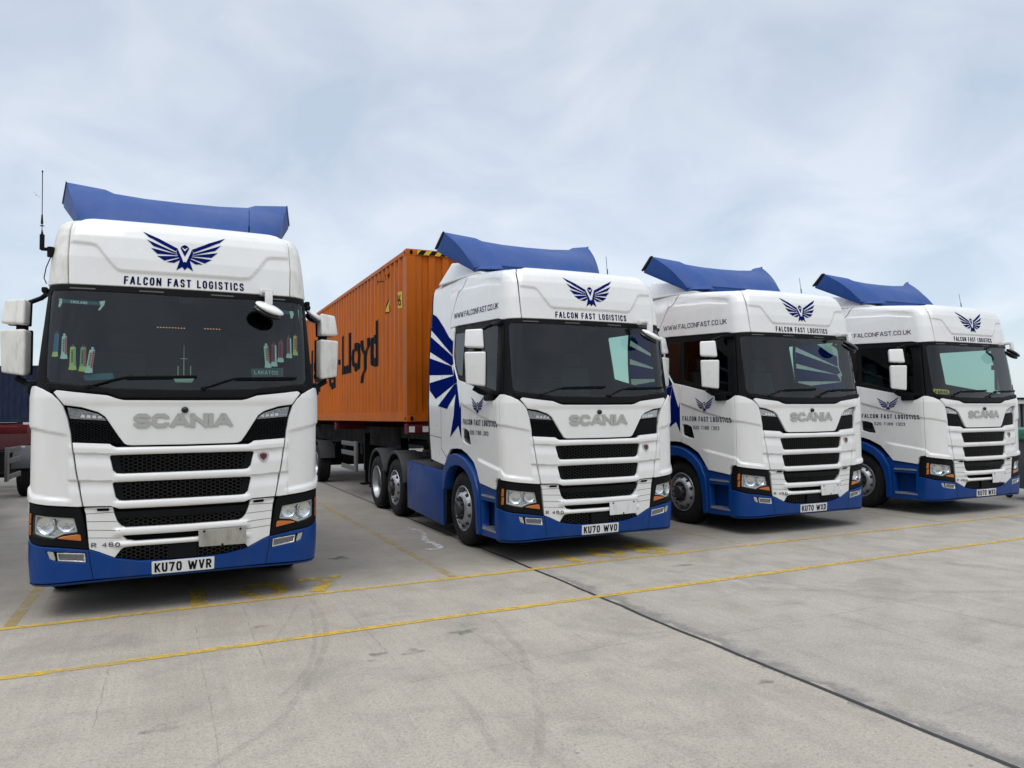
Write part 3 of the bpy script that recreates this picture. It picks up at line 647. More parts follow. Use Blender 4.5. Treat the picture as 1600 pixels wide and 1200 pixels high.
        # ---- blue fan decal
        fan = [[(3.965, 3.345), (3.777, 3.277), (3.447, 3.067), (3.215, 2.90), (3.028, 2.815), (3.015, 2.612), (4.025, 3.088)],
               [(4.04, 2.985), (3.008, 2.598), (2.96, 2.495), (3.036, 2.466), (4.03, 2.746)], [(4.025, 2.648), (3.03, 2.460), (2.94, 2.330), (4.0, 2.381)],
               [(3.952, 2.259), (2.930, 2.318), (2.906, 2.191), (3.632, 2.005), (3.93, 2.14)], [(2.900, 2.186), (3.519, 1.898), (3.138, 1.852), (2.812, 2.056), (2.785, 2.205)],
               [(2.780, 2.205), (2.612, 1.846), (2.582, 1.94), (2.585, 1.438), (2.688, 1.619), (3.019, 1.453), (2.87, 1.751), (2.807, 2.053)],
               [(2.786, 2.252), (2.936, 2.432), (3.005, 2.590), (2.955, 2.490), (2.932, 2.325), (2.900, 2.193), (2.785, 2.212)]]
        polys('fan_decal', [S([(-a, b) for a, b in p]) for p in fan], decal, rsp, .003, g=.08)
        # side lettering on the door and roof
        if s < 0: a0, a1, l0, l1, p0, p1, w0_, w1_ = -2.52, -1.39, 0, 0, -2.265, -1.66, -3.03, -1.475
        else: a0, a1, l0, l1, p0, p1, w0_, w1_ = 1.39, 2.52, 0, 0, 1.66, 2.265, 1.475, 3.03
        sl = -.028 if s < 0 else .028
        tdecal('lettering', 'FALCON FAST LOGISTICS', a0, a1, 1.640 if s < 0 else 1.612, 1.713 if s < 0 else 1.685, decalw, dr, .0035, sl, cond=(.155, .98, .17))
        tdecal('lettering', '020 7189 1303', p0, p1, 1.510 if s < 0 else 1.502, 1.563 if s < 0 else 1.555, decalw, dr, .0035, sl*.3, cond=(.13, 1.15, .15))
        emblem('emblem', dr, s*1.965, 1.885, .53, .60)
        tdecal('lettering', 'WWW.FALCONFAST.CO.UK', w0_, w1_, 3.150 if s < 0 else 3.086, 3.228 if s < 0 else 3.164, decalw, T, .0035, -.065 if s < 0 else .065, cond=(.13, 1.55, .12))
        tdecal('lettering', 'R 460', -.749, -.520, .568, .607, greyal, T, .006, -.008, cond=(.17, 1.5, .18)) if s < 0 else None
        # ---- chassis side skirt
        sk = [(2.26, .165), (4.03, .235), (4.055, 1.005), (2.255, .955)]
        b = MB(); b.prism(sk, 'X', s*1.19, s*1.225, .012); q = b.build('side_skirt', blue, T)
        b = MB(); b.prism([(2.27, .94), (2.27, .965), (4.05, 1.018), (4.05, .99)], 'X', s*.80, s*1.188, .004); b.build('deck_plate', greypl, T)
        if s < 0:
            MB().ball((s*1.226, 3.86, .885), (.006, .028, .04), 14).build('skirt_badge', redl, q)
        # mudguards
        for yc, a0_, a1_ in ((4.78, 20, 172), (6.02, -8, 160)):
            vs2, fs2 = [], []; nn = 18; rr_ = .60
            for k in range(nn):
                t = R(a0_+(a1_-a0_)*k/(nn-1)); cy_, cz_ = yc+rr_*math.cos(t), .55+rr_*math.sin(t)
                for x_, d_ in ((.86, -.02), (.86, 0), (1.205, 0), (1.235, -.012), (1.24, -.04), (1.225, -.06)):
                    vs2.append((s*x_, cy_+d_*math.cos(t), cz_+d_*math.sin(t)))
                if k:
                    for j in range(5): fs2.append(((k-1)*6+j, k*6+j, k*6+j+1, (k-1)*6+j+1))
            mk('mudguard', vs2, fs2, greypl, T, angle=50)
        b = MB(); b.box((s*1.03, 6.63, .55), (.36, .012, .42)); b.build('mud_flap', rub, T)
        b = MB(); b.prism([(2.18, .20), (2.26, .20), (2.26, .97), (2.12, 1.02)], 'X', s*.85, s*1.21, .01); b.build('arch_liner', blk, T)
    # ---- roof visor centre
    vis = sym([(0, 2.937), (-1.030, 2.937), (-1.106, 3.484), (-1.120, 3.60), (-1.148, 3.72), (-1.0, 3.80), (0, 3.80)])
    panel('roof_visor', vis, white, T, 0, g=(.022, .015), e=.006, thick=.04)
    # roof skin
    us = np.concatenate([np.linspace(-3.95, -1.4, 18), np.linspace(-1.35, 1.35, 30), np.linspace(1.4, 3.95, 18)]); vs_ = []; fs_ = []; nu = len(us)
    for k, v in enumerate((3.66, 3.70, 3.80, 3.9, 4.0)):
        vs_ += list(M(us, np.full_like(us, v), -.006, False))
        if k: fs_ += [((k-1)*nu+i, (k-1)*nu+i+1, k*nu+i+1, k*nu+i) for i in range(nu-1)]
    b0 = 4*nu
    for i in range(nu//2-1): fs_.append((b0+i, b0+i+1, b0+nu-2-i, b0+nu-1-i))
    mk('roof', vs_, fs_, white, T)
    # ---- front lettering, emblem
    tdecal('lettering', 'FALCON FAST LOGISTICS', -.560, .560, 2.957, 3.033, decalw, T, .0035, 0, cond=(.155, .98, .17))
    emblem('emblem', T, -.011, 3.30, 1, 1)
    nm = MB()
    V, Fs = text_c('SCANIA', .285, 1., .05, custom={'S': 1.0, 'C': 1.02, 'A': 1.14, 'N': 1.06})
    U = -.427+(.852)*V[:, 0]; Vv = 1.622+.130*V[:, 1]
    for k in range(1): pass
    P0 = M(U, Vv, .004+.0006*V[:, 2]); P1 = M(U, Vv, .009+.0006*V[:, 2]); n = len(P0); Fs = [f_ if area([(U[i], Vv[i]) for i in f_]) > 0 else f_[::-1] for f_ in Fs]
    ed = {}
    for f_ in Fs:
        for i in range(len(f_)): ed[(f_[i], f_[(i+1) % len(f_)])] = 1
    side_f = [(a, b_, b_+n, a+n) for (a, b_) in ed if (b_, a) not in ed]
    mk('badge_lettering', list(P0)+list(P1), [tuple(i+n for i in f_) for f_ in Fs]+side_f, silver, T, smooth=False)
    c = Vector(M(np.array(0.), np.array(1.783), .01)); b = MB(); b.ball(c, (.032, .03, .03), 16); b.build('front_camera', blkg, T)
    # shield badge
    sh = [(0.70+a*.052, 1.327+b_*.052) for a, b_ in ((-.85, .75), (0, 1), (.85, .75), (1, .25), (.75, -.45), (0, -1.05), (-.75, -.45), (-1, .25))]
    q = panel('shield_badge', rp(sh, .015), silver, T, .012, g=(.05, .05), e=.004, thick=.012)
    panel('badge_centre', rp([(0.70+(a-.70)*.66, 1.327+(b_-1.327)*.66) for a, b_ in sh], .01), redbd, q, .0145, g=(.05, .05), e=.002, thick=.003)
    # ---- windscreen
    fr = sym([(0, 2.932), (-1.262, 2.930), (-1.30, 2.925), (-1.262, 2.0), (-1.20, 1.982), (-1.09, 1.95), (-1.07, 1.97), (-.64, 1.94), (-.55, 1.90), (0, 1.895)])
    wi = sym([(0, 2.868), (-.075, 2.868), (-.60, 2.875), (-1.19, 2.875), (-1.222, 2.845), (-1.188, 2.50), (-1.150, 2.09), (-1.115, 2.045), (-.60, 1.985), (0, 1.975)])
    panel('windscreen_surround', fr, blk, T, -.006, holes=[wi], g=(.08, .05), e=.006, thick=.05, rel=False)
    wsn = panel('windscreen', wi, wins_g, T, -.012, g=(.12, .2), e=0, thick=0, rel=False)
    polys('frit_mark', [[(-.081+.004, 2.868), (-.055, 2.800), (.048, 2.800), (.085, 2.868)]], ink, wsn, -.016, mf=lambda u, v, o: M(u, v, o, False))
    for a in (-1.02, -.42, .24, .76): polys('visor_tab', [[(a, 2.905), (a+.22, 2.905), (a+.22, 2.893), (a, 2.893)]], greyal, wsn, -.004, mf=lambda u, v, o: M(u, v, o, False))
    panel('wiper_cowl', sym([(0, 1.972), (-.60, 1.982), (-1.10, 2.035), (-1.145, 2.02), (-1.11, 1.975), (-1.06, 1.967), (-.64, 1.935), (-.545, 1.893), (0, 1.888)]), blk, T, .016, g=(.06, .02), e=.014, thick=.05, rel=False)
    for a0_, a1_, va, vb in ((-.80, .10, 1.995, 2.085), (.16, 1.03, 1.985, 2.085)):
        pts = [tuple(M(np.array(a0_+(a1_-a0_)*t), np.array(va+(vb-va)*min(1, t*3.2) if t < .32 else vb+.022*(t-.32)), .022, False)) for t in np.linspace(0, 1, 10)]
        b = MB(); b.tube(pts, .009, 8)
        for i in range(3, 9):
            p, q = Vector(pts[i]), Vector(pts[i+1]); b.box((p+q)/2+Vector((0, .006, -.012)), ((q-p).length*1.02, .006, .022), (0, -math.atan2(q.z-p.z, q.x-p.x), math.atan2(q.y-p.y, q.x-p.x)))
        b.ball(pts[0], (.024, .02, .02), 12); b.build('wiper', blk, wsn)
    # ---- mirrors
    for s in (-1, 1):
        def mbox(tl, tr, br, bl, d, bev, hb, mtl, name, par):
            f4 = [Vector(q) for q in (bl, br, tr, tl)]; n = (f4[1]-f4[0]).cross(f4[3]-f4[0]).normalized()
            if n.y > 0: n = -n
            cc = sum(f4, Vector())/4; bk = [cc+(q-cc)*.90-n*d for q in f4]
            mm = lambda q: (q.x if s < 0 else -q.x, q.y, q.z)
            b = MB(); P = [f4[0], f4[1], bk[1], bk[0], f4[3], f4[2], bk[2], bk[3]]; b.hexa([mm(q) for q in P], bev, 4); o_ = b.build(name, mtl, par, angle=60)
            b = MB(); P = [q-n*.001 for q in bk]; g_ = [cc+(q-cc)*.97-n*(d*.86) for q in f4]; g2 = [cc+(q-cc)*.94-n*(d*1.10) for q in f4]
            b.hexa([mm(q) for q in (g_[0], g_[1], g2[1], g2[0], g_[3], g_[2], g2[2], g2[3])], .012, 2); b.build(hb, blk, o_)
            return o_
        # outward at -x
        A = mbox((-1.560, .560, 2.545), (-1.335, .40, 2.542), (-1.338, .415, 2.105), (-1.545, .56, 2.14), .10, .028, 'mirror_backing', white, 'mirror', T)
        B_ = mbox((-1.530, .60, 2.828), (-1.350, .458, 2.832), (-1.350, .42, 2.585), (-1.558, .565, 2.602), .10, .028, 'mirror_backing', white, 'mirror', T)
        b = MB()
        b.tube([(s*1.16, .33, 2.885), (s*1.17, .52, 2.90), (s*1.24, .62, 2.86), (s*1.36, .62, 2.80)], .022); b.box((s*1.175, .42, 2.895), (.05, .26, .05), bev=.015)
        b.build('mirror_bracket', blk, T)
        b = MB(); b.box((s*1.38, .57, 2.56), (.09, .08, .09), bev=.01); b.build('mirror_joint', blk, T); b = MB()
        b.tube([(s*1.42, .60, 2.10), (s*1.34, .58, 2.05), (s*1.27, .50, 2.02)], .032)
        b.box((s*1.27, .46, 1.985), (.07, .22, .10), (0, 0, 0), .02); b.box((s*1.235, .40, 2.03), (.08, .30, .06), bev=.02)
        b.build('mirror_bracket', blk, T)
        b = MB(); b.ball((s*1.22, .42, 1.915), (.018, .03, .022), 10); b.build('camera_pod', greypl, T)
    # front mirror and kerb mirror, on the pavement side
    b = MB(); b.box((.728, .03, 2.945), (.128, .09, .07), bev=.02); b.box((.728, -.06, 2.94), (.10, .14, .045), bev=.015); b.box((.735, -.12, 2.865), (.072, .045, .13), bev=.014)
    o = b.build('front_mirror', white, T)
    ell = lambda c, d, r, nm_, mt_, pr: (lambda bb: (bb.ball((0, 0, 0), d, 24), bb.build(nm_, mt_, pr, loc=c, rot=r))[1])(MB())
    ell((.742, -.135, 2.765), (.142, .105, .036), (R(24), R(22), 0), 'mirror_dish', white, o)
    ell((.722, -.110, 2.728), (.138, .100, .040), (R(24), R(22), 0), 'mirror_face', blkg, o)
    b = MB(); b.box((1.185, .50, 2.88), (.10, .09, .04), bev=.012); b.tube([(1.18, .5, 2.87), (1.25, .5, 2.83)], .016); o = b.build('kerb_mirror', blk, T)
    ell((1.265, .47, 2.800), (.085, .095, .035), (R(10), R(32), 0), 'mirror_dish', white, o)
    ell((1.252, .47, 2.765), (.082, .090, .040), (R(10), R(32), 0), 'mirror_face', blkg, o)
    # ---- roof aerial
    b = MB(); b.ball((.625, .70, 3.652), (.035, .09, .026), 12); b.cyl((.625, .68, 3.65), (.63, .72, 3.94), .0035, 6); b.cyl((.625, .68, 3.66), (.626, .69, 3.76), .008, 8); b.build('aerial', blk, T)
    b = MB(); b.box((.93, .80, 3.635), (.16, .05, .012), bev=.004); b.build('roof_rail', blk, T)
    # ---- blue air deflector
    bot = [(0, 1.31, 3.825), (.4, 1.31, 3.825), (.72, 1.31, 3.822), (.86, 1.36, 3.815), (.97, 1.43, 3.805), (1.03, 1.50, 3.80)]
    top = [(0, 1.90, 4.262), (.4, 1.90, 4.268), (.725, 1.92, 4.296), (.815, 1.96, 4.342), (1.02, 2.09, 4.398), (1.23, 2.195, 4.446)]
    mid_out = (1.287, 2.377, 4.253)
    ss = list(range(6)); cols = []
    pb = [Vector(p) for p in bot]; pt = [Vector(p) for p in top]
    def colpts(q):
        w = max(0, q-5); q = min(q, 5.0); i = min(int(q), 4); f_ = q-i; B = pb[i].lerp(pb[i+1], f_); Tt = pt[i].lerp(pt[i+1], f_); L = []
        for k in range(9):
            t = k/8; p = B.lerp(Tt, t); bul = math.sin(math.pi*t); p += Vector((0, -.045, .035))*bul*(1-.8*w)
            if w > 0:
                mo = Vector(mid_out); t2 = .8
                tgt = B.lerp(mo, t/t2) if t <= t2 else mo.lerp(Tt, (t-t2)/(1-t2)); p = p.lerp(tgt, w)
            L.append(p)
        return L
    qs = list(np.linspace(0, 5, 26))+[5.25, 5.5, 5.75, 6.0]; half = [colpts(q) for q in qs]; colsL = [[Vector((-p.x, p.y, p.z)) for p in c_] for c_ in half[:0:-1]]+half
    vs2 = []; fs2 = []; nc = len(colsL)
    for c_ in colsL: vs2 += c_
    for c_ in colsL: vs2 += [p+Vector((0, .035, -.035)) for p in c_]
    for i in range(nc-1):
        for k in range(8):
            a = i*9+k; fs2.append((a, a+9, a+10, a+1)); a2 = a+nc*9; fs2.append((a2, a2+1, a2+10, a2+9))
        a = i*9+8; fs2.append((a, a+9, a+9+nc*9, a+nc*9)); a = i*9; fs2.append((a+9, a, a+nc*9, a+9+nc*9))
    for i, fl in ((0, 0), (nc-1, 1)):
        for k in range(8):
            a = i*9+k; q = (a, a+1, a+1+nc*9, a+nc*9); fs2.append(q if not fl else q[::-1])
    sp = mk('air_deflector', vs2, fs2, bluesp, T, angle=40)
    for s in (-1, 1):
        b = MB(); p0, p1 = Vector((s*1.291, 2.383, 4.250)), Vector((s*1.234, 2.20, 4.452)); b.hexa([p0+Vector(q) for q in ((-s*.030, -.085, -.02), (0, -.03, -.012), (.0, .03, -.01), (-s*.03, .03, -.03))]+[p1+Vector(q) for q in ((-s*.012, -.055, -.012), (0, -.03, .003), (0, .03, 0), (-s*.02, .03, -.02))], .006); b.build('deflector_edge', blk, sp)
        b = MB(); b.hexa([(s*.70, 1.22, 3.76), (s*1.02, 1.36, 3.76), (s*1.03, 1.56, 3.76), (s*.70, 1.6, 3.76), (s*.72, 1.29, 3.828), (s*.97, 1.42, 3.81), (s*1.0, 1.52, 3.81), (s*.7, 1.5, 3.83)], .008); b.build('deflector_foot', bluesp, sp)
    b = MB(); b.box((0, 1.42, 3.775), (1.5, .20, .075), bev=.02); b.build('deflector_foot', bluesp, sp)
    b = MB()
    b.hexa([(-1.02, 1.30, 3.70), (1.02, 1.30, 3.70), (1.09, 2.86, 3.76), (-1.09, 2.86, 3.76), (-.90, 1.78, 3.94), (.90, 1.78, 3.94), (.98, 2.52, 4.07), (-.98, 2.52, 4.07)], .035, 3)
    b.build('roof_fairing', white, T, angle=60)
    # ---- interior
    b = MB(); b.box((0, .62, 1.90), (2.1, .60, .20), bev=.05); b.box((0, .50, 1.6), (2.2, .5, .6)); b.box((-.35, .60, 2.03), (.62, .30, .12), bev=.04); b.build('dashboard', dark, T)
    for x in (-.62, .62):
        b = MB(); b.box((x, 1.30, 1.62), (.52, .55, .16), bev=.05); b.box((x, 1.62, 2.05), (.50, .16, .80), (R(-10), 0, 0), .06); b.box((x, 1.70, 2.56), (.28, .11, .22), (R(-10), 0, 0), .05); b.build('seat', grey_i, T)
    b = MB(); n_ = 28; c = Vector((-.60, .92, 2.02)); pts = []
    rm = Matrix.Rotation(R(-32), 3, 'X')
    for k in range(n_+1): t = 2*math.pi*k/n_; pts.append(c+rm @ Vector((.21*math.cos(t), 0, .21*math.sin(t))))
    b.tube(pts, .014, 8); b.box(c, (.40, .03, .04)); b.build('steering_wheel', blk, T)
    b = MB(); b.prism([(-1.17, 1.05), (1.17, 1.05), (1.17, 2.0), (1.068, 2.94), (1.0, 3.6), (-1.0, 3.6), (-1.068, 2.94), (-1.17, 2.0)], 'Y', 2.24, 2.28); b.build('rear_wall', dark, T)
    b = MB(); b.box((0, 1.35, 3.52), (2.06, 1.9, .05)); b.box((0, 1.4, 1.22), (2.2, 1.9, .08)); b.box((0, .62, 3.02), (2.05, .5, .20), bev=.03); b.build('cab_lining', dark, T)
    b = MB(); b.box((0, 2.16, 1.85), (2.1, .2, .9)); b.box((0, 2.0, 1.9), (2.05, .5, .2), bev=.06); b.build('bunk', grey_i, T)
    for s in (-1, 1):
        vs2, fs2 = [], []
        for k in range(26):
            y = 1.55+.6*k/25; x = s*(1.02+.022*math.sin(k*1.9))
            vs2 += [(x, y, 2.15), (x*.97, y, 3.05)]
            if k: fs2.append((2*k-2, 2*k, 2*k+1, 2*k-1))
        mk('curtain', vs2, fs2, curtain, T, angle=80)
    # ---- chassis
    b = MB()
    for s in (-1, 1):
        b.box((s*.39, 4.1, .92), (.08, 6.2, .27)); b.box((s*.95, 3.15, .62), (.42, 1.6, .56), bev=.06)
    b.box((0, 1.4, .86), (1.5, 2.2, .66)); b.box((0, 6.95, .80), (2.1, .10, .14)); b.cyl((-.9, 1.49, .5), (.9, 1.49, .5), .09); b.cyl((-.9, 4.78, .5), (.9, 4.78, .5), .09); b.cyl((-.9, 6.02, .5), (.9, 6.02, .5), .13)
    b.box((0, 3.9, .98), (.7, 1.4, .10)); b.box((0, .60, .41), (1.9, .9, .26)); b.box((0, 3.4, .50), (1.3, 5.0, .20)); b.build('chassis', blkch, T)  # low belly boxes added to block light and deepen the shade underneath
    b = MB(); b.lathe([(1.12, .001), (1.12, .50), (1.09, .52), (1.03, .50)], axis='Z', n=32, c=(0, 5.3, 0)); b.box((0, 5.3, 1.05), (.9, .5, .1)); b.build('fifth_wheel', hubm, T)
    b = MB()
    for x in (-.3, .3):
        pts = [(x, 2.4, 1.55), (x*1.2, 2.8, 1.2), (x*1.1, 3.3, 1.1), (x*.6, 3.9, 1.35)]; b.tube(pts, .018, 6)
    b.build('air_line', redl, T)
    # ---- wheels
    st, dr = build_wheel('steer'), build_wheel('drive')
    for s in (-1, 1):
        place_wheel(st, T, s*1.205, 1.49, .5); place_wheel(st, T, s*1.205, 4.78, .5); place_wheel(dr, T, s*1.205, 6.02, .5)
    kill(st); kill(dr)
    # ---- number plate
    panel('number_plate', rp([(-.266, .402), (.266, .402), (.266, .286), (-.266, .286)], .008), platew, T, .016, g=(.3, .3), e=.002, thick=.012, rel=False)
    return T

def copy_tree(o, parent=None, skip=()):
    c = o.copy(); col.objects.link(c); c.parent = parent
    for k in ('label', 'category', 'group'):
        pass
    for ch in list(o.children):
        copy_tree(ch, c)
    return c

# yard frame: everything is parked square to the bays; origin and heading of the second cab
YX, YY, YA = 1.0613, 9.0762, R(25.29)
def yard(x, y): return (YX+math.cos(YA)*x-math.sin(YA)*y, YY+math.sin(YA)*x+math.cos(YA)*y)

# ================================================================ ground
def ground_material():
    m = bpy.data.materials.new('concrete'); m.use_nodes = True; t = m.node_tree; p = t.nodes['Principled BSDF']; n = t.nodes.new; l = t.links.new
    co = n('ShaderNodeTexCoord'); O = co.outputs['Object']
    def noise(scale, detail=4, rough=.5, sc=(1, 1, 1), dist=0, loc=(0, 0, 0)):
        mp = n('ShaderNodeMapping'); mp.inputs['Scale'].default_value = sc; mp.inputs['Location'].default_value = loc; l(O, mp.inputs[0]); q = n('ShaderNodeTexNoise'); q.inputs['Scale'].default_value = scale; q.inputs['Detail'].default_value = detail; q.inputs['Roughness'].default_value = rough; q.inputs['Distortion'].default_value = dist; l(mp.outputs[0], q.inputs[0]); return q.outputs[0]
    def mr(x, a, b, c, d):
        q = n('ShaderNodeMapRange'); l(x, q.inputs[0])
        for i, v in enumerate((a, b, c, d)): q.inputs[i+1].default_value = v
        return q.outputs[0]
    def ma(op, a, b, clamp=False):
        q = n('ShaderNodeMath'); q.operation = op; q.use_clamp = clamp
        for i, x in enumerate((a, b)):
            if isinstance(x, (int, float)): q.inputs[i].default_value = x
            else: l(x, q.inputs[i])
        return q.outputs[0]
    def mix(f, a, b):
        q = n('ShaderNodeMix'); q.data_type = 'RGBA'
        for i, x in ((0, f), (6, a), (7, b)):
            if isinstance(x, (int, float)): q.inputs[i].default_value = x
            elif isinstance(x, tuple): q.inputs[i].default_value = (*x, 1)
            else: l(x, q.inputs[i])
        return q.outputs[2]
    sp = n('ShaderNodeSeparateXYZ'); l(O, sp.inputs[0])
    big = noise(.35, 5, .55); med = noise(2.2, 6, .6, dist=.4); fine = noise(45, 3, .6); grit = noise(190, 2, .6)
    side = mr(ma('ADD', sp.outputs[0], ma('MULTIPLY', noise(.8, 3), .02)), -1.08, -1.06, 0, 1)
    c = mix(mr(big, .3, .7, 0, 1), (.385, .334, .268), (.462, .405, .328))
    c = mix(side, c, mix(mr(big, .3, .7, 0, 1), (.372, .330, .280), (.440, .395, .338)))
    c = mix(mr(med, .44, .70, 0, .62), c, (.275, .235, .19))           # tan staining
    c = mix(mr(noise(1.1, 8, .68, dist=.8, loc=(4, 2, 0)), .52, .70, 0, .55), c, (.21, .195, .17))
    broom = noise(14, 3, .7, sc=(1, .02, 1)); c = mix(mr(broom, .35, .7, 0, .28), c, (.25, .232, .205))
    c = mix(mr(fine, .48, .72, 0, .60), c, (.19, .172, .14)); c = mix(mr(grit, .54, .68, 0, .75), c, (.14, .126, .10)); c = mix(mr(noise(90, 2, .5, loc=(3, 1, 0)), .60, .74, 0, .7), c, (.60, .56, .49))
    sc1 = noise(1.4, 5, .7, sc=(.5, 3.2, 1), dist=1.2, loc=(1, 7, 0)); c = mix(mr(sc1, .60, .68, 0, .22), c, (.12, .12, .12))
    bay = ma('MULTIPLY', mr(ma('ADD', sp.outputs[1], ma('MULTIPLY', noise(.9, 4), .8)), .1, 1.2, 0, .82), mr(noise(.6, 4, .6, loc=(9, 3, 0)), .3, .6, .65, 1)); c = mix(bay, c, (.185, .168, .145))   # ground turns darker behind the front line, where the lorries stand
    # slab joints across the bays every 6 m, narrow
    v = n('ShaderNodeTexVoronoi'); v.feature = 'F1'; v.inputs['Scale'].default_value = 1.6; l(O, v.inputs[0])
    spot = mr(v.outputs['Distance'], .0, .028, .75, 0); c = mix(spot, c, (.05, .048, .045))
    # damp strip along the joint, on its right
    dx = ma('ADD', sp.outputs[0], ma('MULTIPLY', mr(noise(3.2, 6, .75, sc=(1, 1.1, 1)), .3, .7, -1, 1), .13))
    damp = ma('MULTIPLY', mr(dx, -1.07, -1.05, 0, 1), mr(dx, -1.0, -.88, 1, 0))
    damp = ma('MULTIPLY', damp, mr(sp.outputs[1], -.4, -1.0, .25, 1)); c = mix(ma('MULTIPLY', damp, .62), c, (.13, .122, .112))
    far = mr(sp.outputs[1], 3, 30, 0, .5); c = mix(far, c, (.20, .19, .18))
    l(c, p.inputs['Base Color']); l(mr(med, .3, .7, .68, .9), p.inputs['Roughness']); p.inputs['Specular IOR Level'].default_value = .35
    h = ma('ADD', ma('MULTIPLY', broom, .5), ma('ADD', ma('MULTIPLY', fine, .35), ma('MULTIPLY', grit, .3)))
    bp = n('ShaderNodeBump'); bp.inputs['Strength'].default_value = .8; bp.inputs['Distance'].default_value = .008; l(h, bp.inputs['Height']); l(bp.outputs[0], p.inputs['Normal'])
    return m
def paint_material(name, colr, lo, hi, scale=9, str_=(1, 1, 1), maxa=.95):
    m = bpy.data.materials.new(name); m.use_nodes = True; t = m.node_tree; p = t.nodes['Principled BSDF']; n = t.nodes.new; l = t.links.new
    p.inputs['Base Color'].default_value = (*colr, 1); p.inputs['Roughness'].default_value = .75; o = t.nodes['Material Output']
    co = n('ShaderNodeTexCoord'); mp = n('ShaderNodeMapping'); mp.inputs['Scale'].default_value = str_; l(co.outputs['Object'], mp.inputs[0])
    q = n('ShaderNodeTexNoise'); q.inputs['Scale'].default_value = scale; q.inputs['Detail'].default_value = 8; q.inputs['Roughness'].default_value = .7; l(mp.outputs[0], q.inputs[0])
    q2 = n('ShaderNodeTexNoise'); q2.inputs['Scale'].default_value = .9; q2.inputs['Detail'].default_value = 2; l(co.outputs['Object'], q2.inputs[0])
    ad = n('ShaderNodeMath'); ad.operation = 'MULTIPLY_ADD'; ad.inputs[1].default_value = .5; l(q2.outputs[0], ad.inputs[0]); l(q.outputs[0], ad.inputs[2])
    mr = n('ShaderNodeMapRange'); mr.inputs[1].default_value = lo+.25; mr.inputs[2].default_value = hi+.25; mr.inputs[3].default_value = maxa; mr.inputs[4].default_value = 0; l(ad.outputs[0], mr.inputs[0])
    tr = n('ShaderNodeBsdfTransparent'); mx = n('ShaderNodeMixShader'); l(mr.outputs[0], mx.inputs[0]); l(tr.outputs[0], mx.inputs[1]); l(p.outputs[0], mx.inputs[2]); l(mx.outputs[0], o.inputs[0])
    return m
def flat(name, plist, z, material, label=None):
    vs, fs = [], []
    for p in plist:
        b = len(vs); vs += [(x, y, z) for x, y in p]; fs.append(tuple(range(b, b+len(p))))
    fs = [f_ if area([vs[i][:2] for i in f_]) > 0 else f_[::-1] for f_ in fs]
    o = mk(name, vs, fs, material, None, smooth=False); o.location = (YX, YY, 0); o.rotation_euler = (0, 0, YA); o['kind'] = 'structure'
    if label: o['label'] = label
    return o
def ribbon(pts, w, wob=0):
    P = [Vector(p) for p in pts]; L, Rr = [], []
    for i, p in enumerate(P):
        d = (P[min(i+1, len(P)-1)]-P[max(i-1, 0)]).normalized(); n = Vector((-d.y, d.x))*w/2*(1+wob*random.uniform(-1, 1)); L.append(tuple(p+n)); Rr.append(tuple(p-n))
    return [[L[i], L[i+1], Rr[i+1], Rr[i]] for i in range(len(P)-1)]
def smoothpts(pts, n=6):
    o = []; P = [np.array(p, float) for p in pts]
    for i in range(len(P)-1):
        p0, p1, p2, p3 = P[max(i-1, 0)], P[i], P[i+1], P[min(i+2, len(P)-1)]
        for k in range(n):
            t = k/n; o.append(tuple(.5*((2*p1)+(-p0+p2)*t+(2*p0-5*p1+4*p2-p3)*t*t+(-p0+3*p1-3*p2+p3)*t**3)))
    o.append(tuple(P[-1])); return o
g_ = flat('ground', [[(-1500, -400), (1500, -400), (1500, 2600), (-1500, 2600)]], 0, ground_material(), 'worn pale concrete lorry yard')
ypaint = paint_material('yellow_road_paint', (.56, .36, .045), .44, .68, 12, (1, 1.6, 1)); yworn = paint_material('worn_yellow_paint', (.40, .28, .07), .36, .62, 6, (1, 1, 1), .62)
yring = paint_material('fading_yellow_paint', (.52, .35, .04), .45, .64, 4.5, (1, 1, 1), .92)
def line(p, q, w, n=60):
    pts = [(p[0]+(q[0]-p[0])*k/n, p[1]+(q[1]-p[1])*k/n) for k in range(n+1)]; return ribbon(pts, w, .12)
flat('bay_front_line', line((-14, -.325), (30, -.30), .072, 200)+line((-2.2, -.275), (1.6, -.27), .02, 30), .004, ypaint, 'yellow painted line along the front of the parking bays')
flat('outer_line', line((-14, -1.76), (30, -1.56), .084, 200), .004, ypaint, 'outer yellow painted line across the yard')
flat('bay_divider_line', line((-2.02, -.26), (-2.09, 11), .10)+line((2.09, -.26), (2.12, 11), .08)+line((-6.05, -.28), (-6.08, 11), .10)+line((6.2, -.26), (6.2, 11), .09)+line((10.3, -.26), (10.3, 11), .09), .004, yworn, 'worn yellow lines dividing the parking bays')
def bignum(s, cx, y0, w, h):
    V, Fs = text2d(s, .03, 1.25); return [[(cx+(V[i][0]-.5)*w, y0+V[i][1]*h) for i in f_] for f_ in Fs]
flat('bay_number', bignum('107', -3.86, -.27, 1.55, .72)+bignum('108', .27, -.22, 1.5, .72), .0045, yring, 'worn yellow bay numbers painted on the concrete')
tarm = mat('joint_sealant', (.018, .018, .019), .6, var=.3, vscale=8, bump=.3)
jp = [(-1.10, 30), (-1.10, 6.4), (-1.07, -.3), (-1.085, -2.9), (-1.06, -5.6), (-1.05, -20)]
jp2 = smoothpts(jp, 14); jp2 = [(x+.006*math.sin(y*5.3)+.004*math.sin(y*11), y) for x, y in jp2]
flat('expansion_joint', ribbon(jp2, .034, .10), .0035, tarm, 'black sealed joint running across the concrete')
crackm = paint_material('hairline_crack', (.10, .09, .075), .46, .66, 14, (1, .4, 1), .20)
ck = []
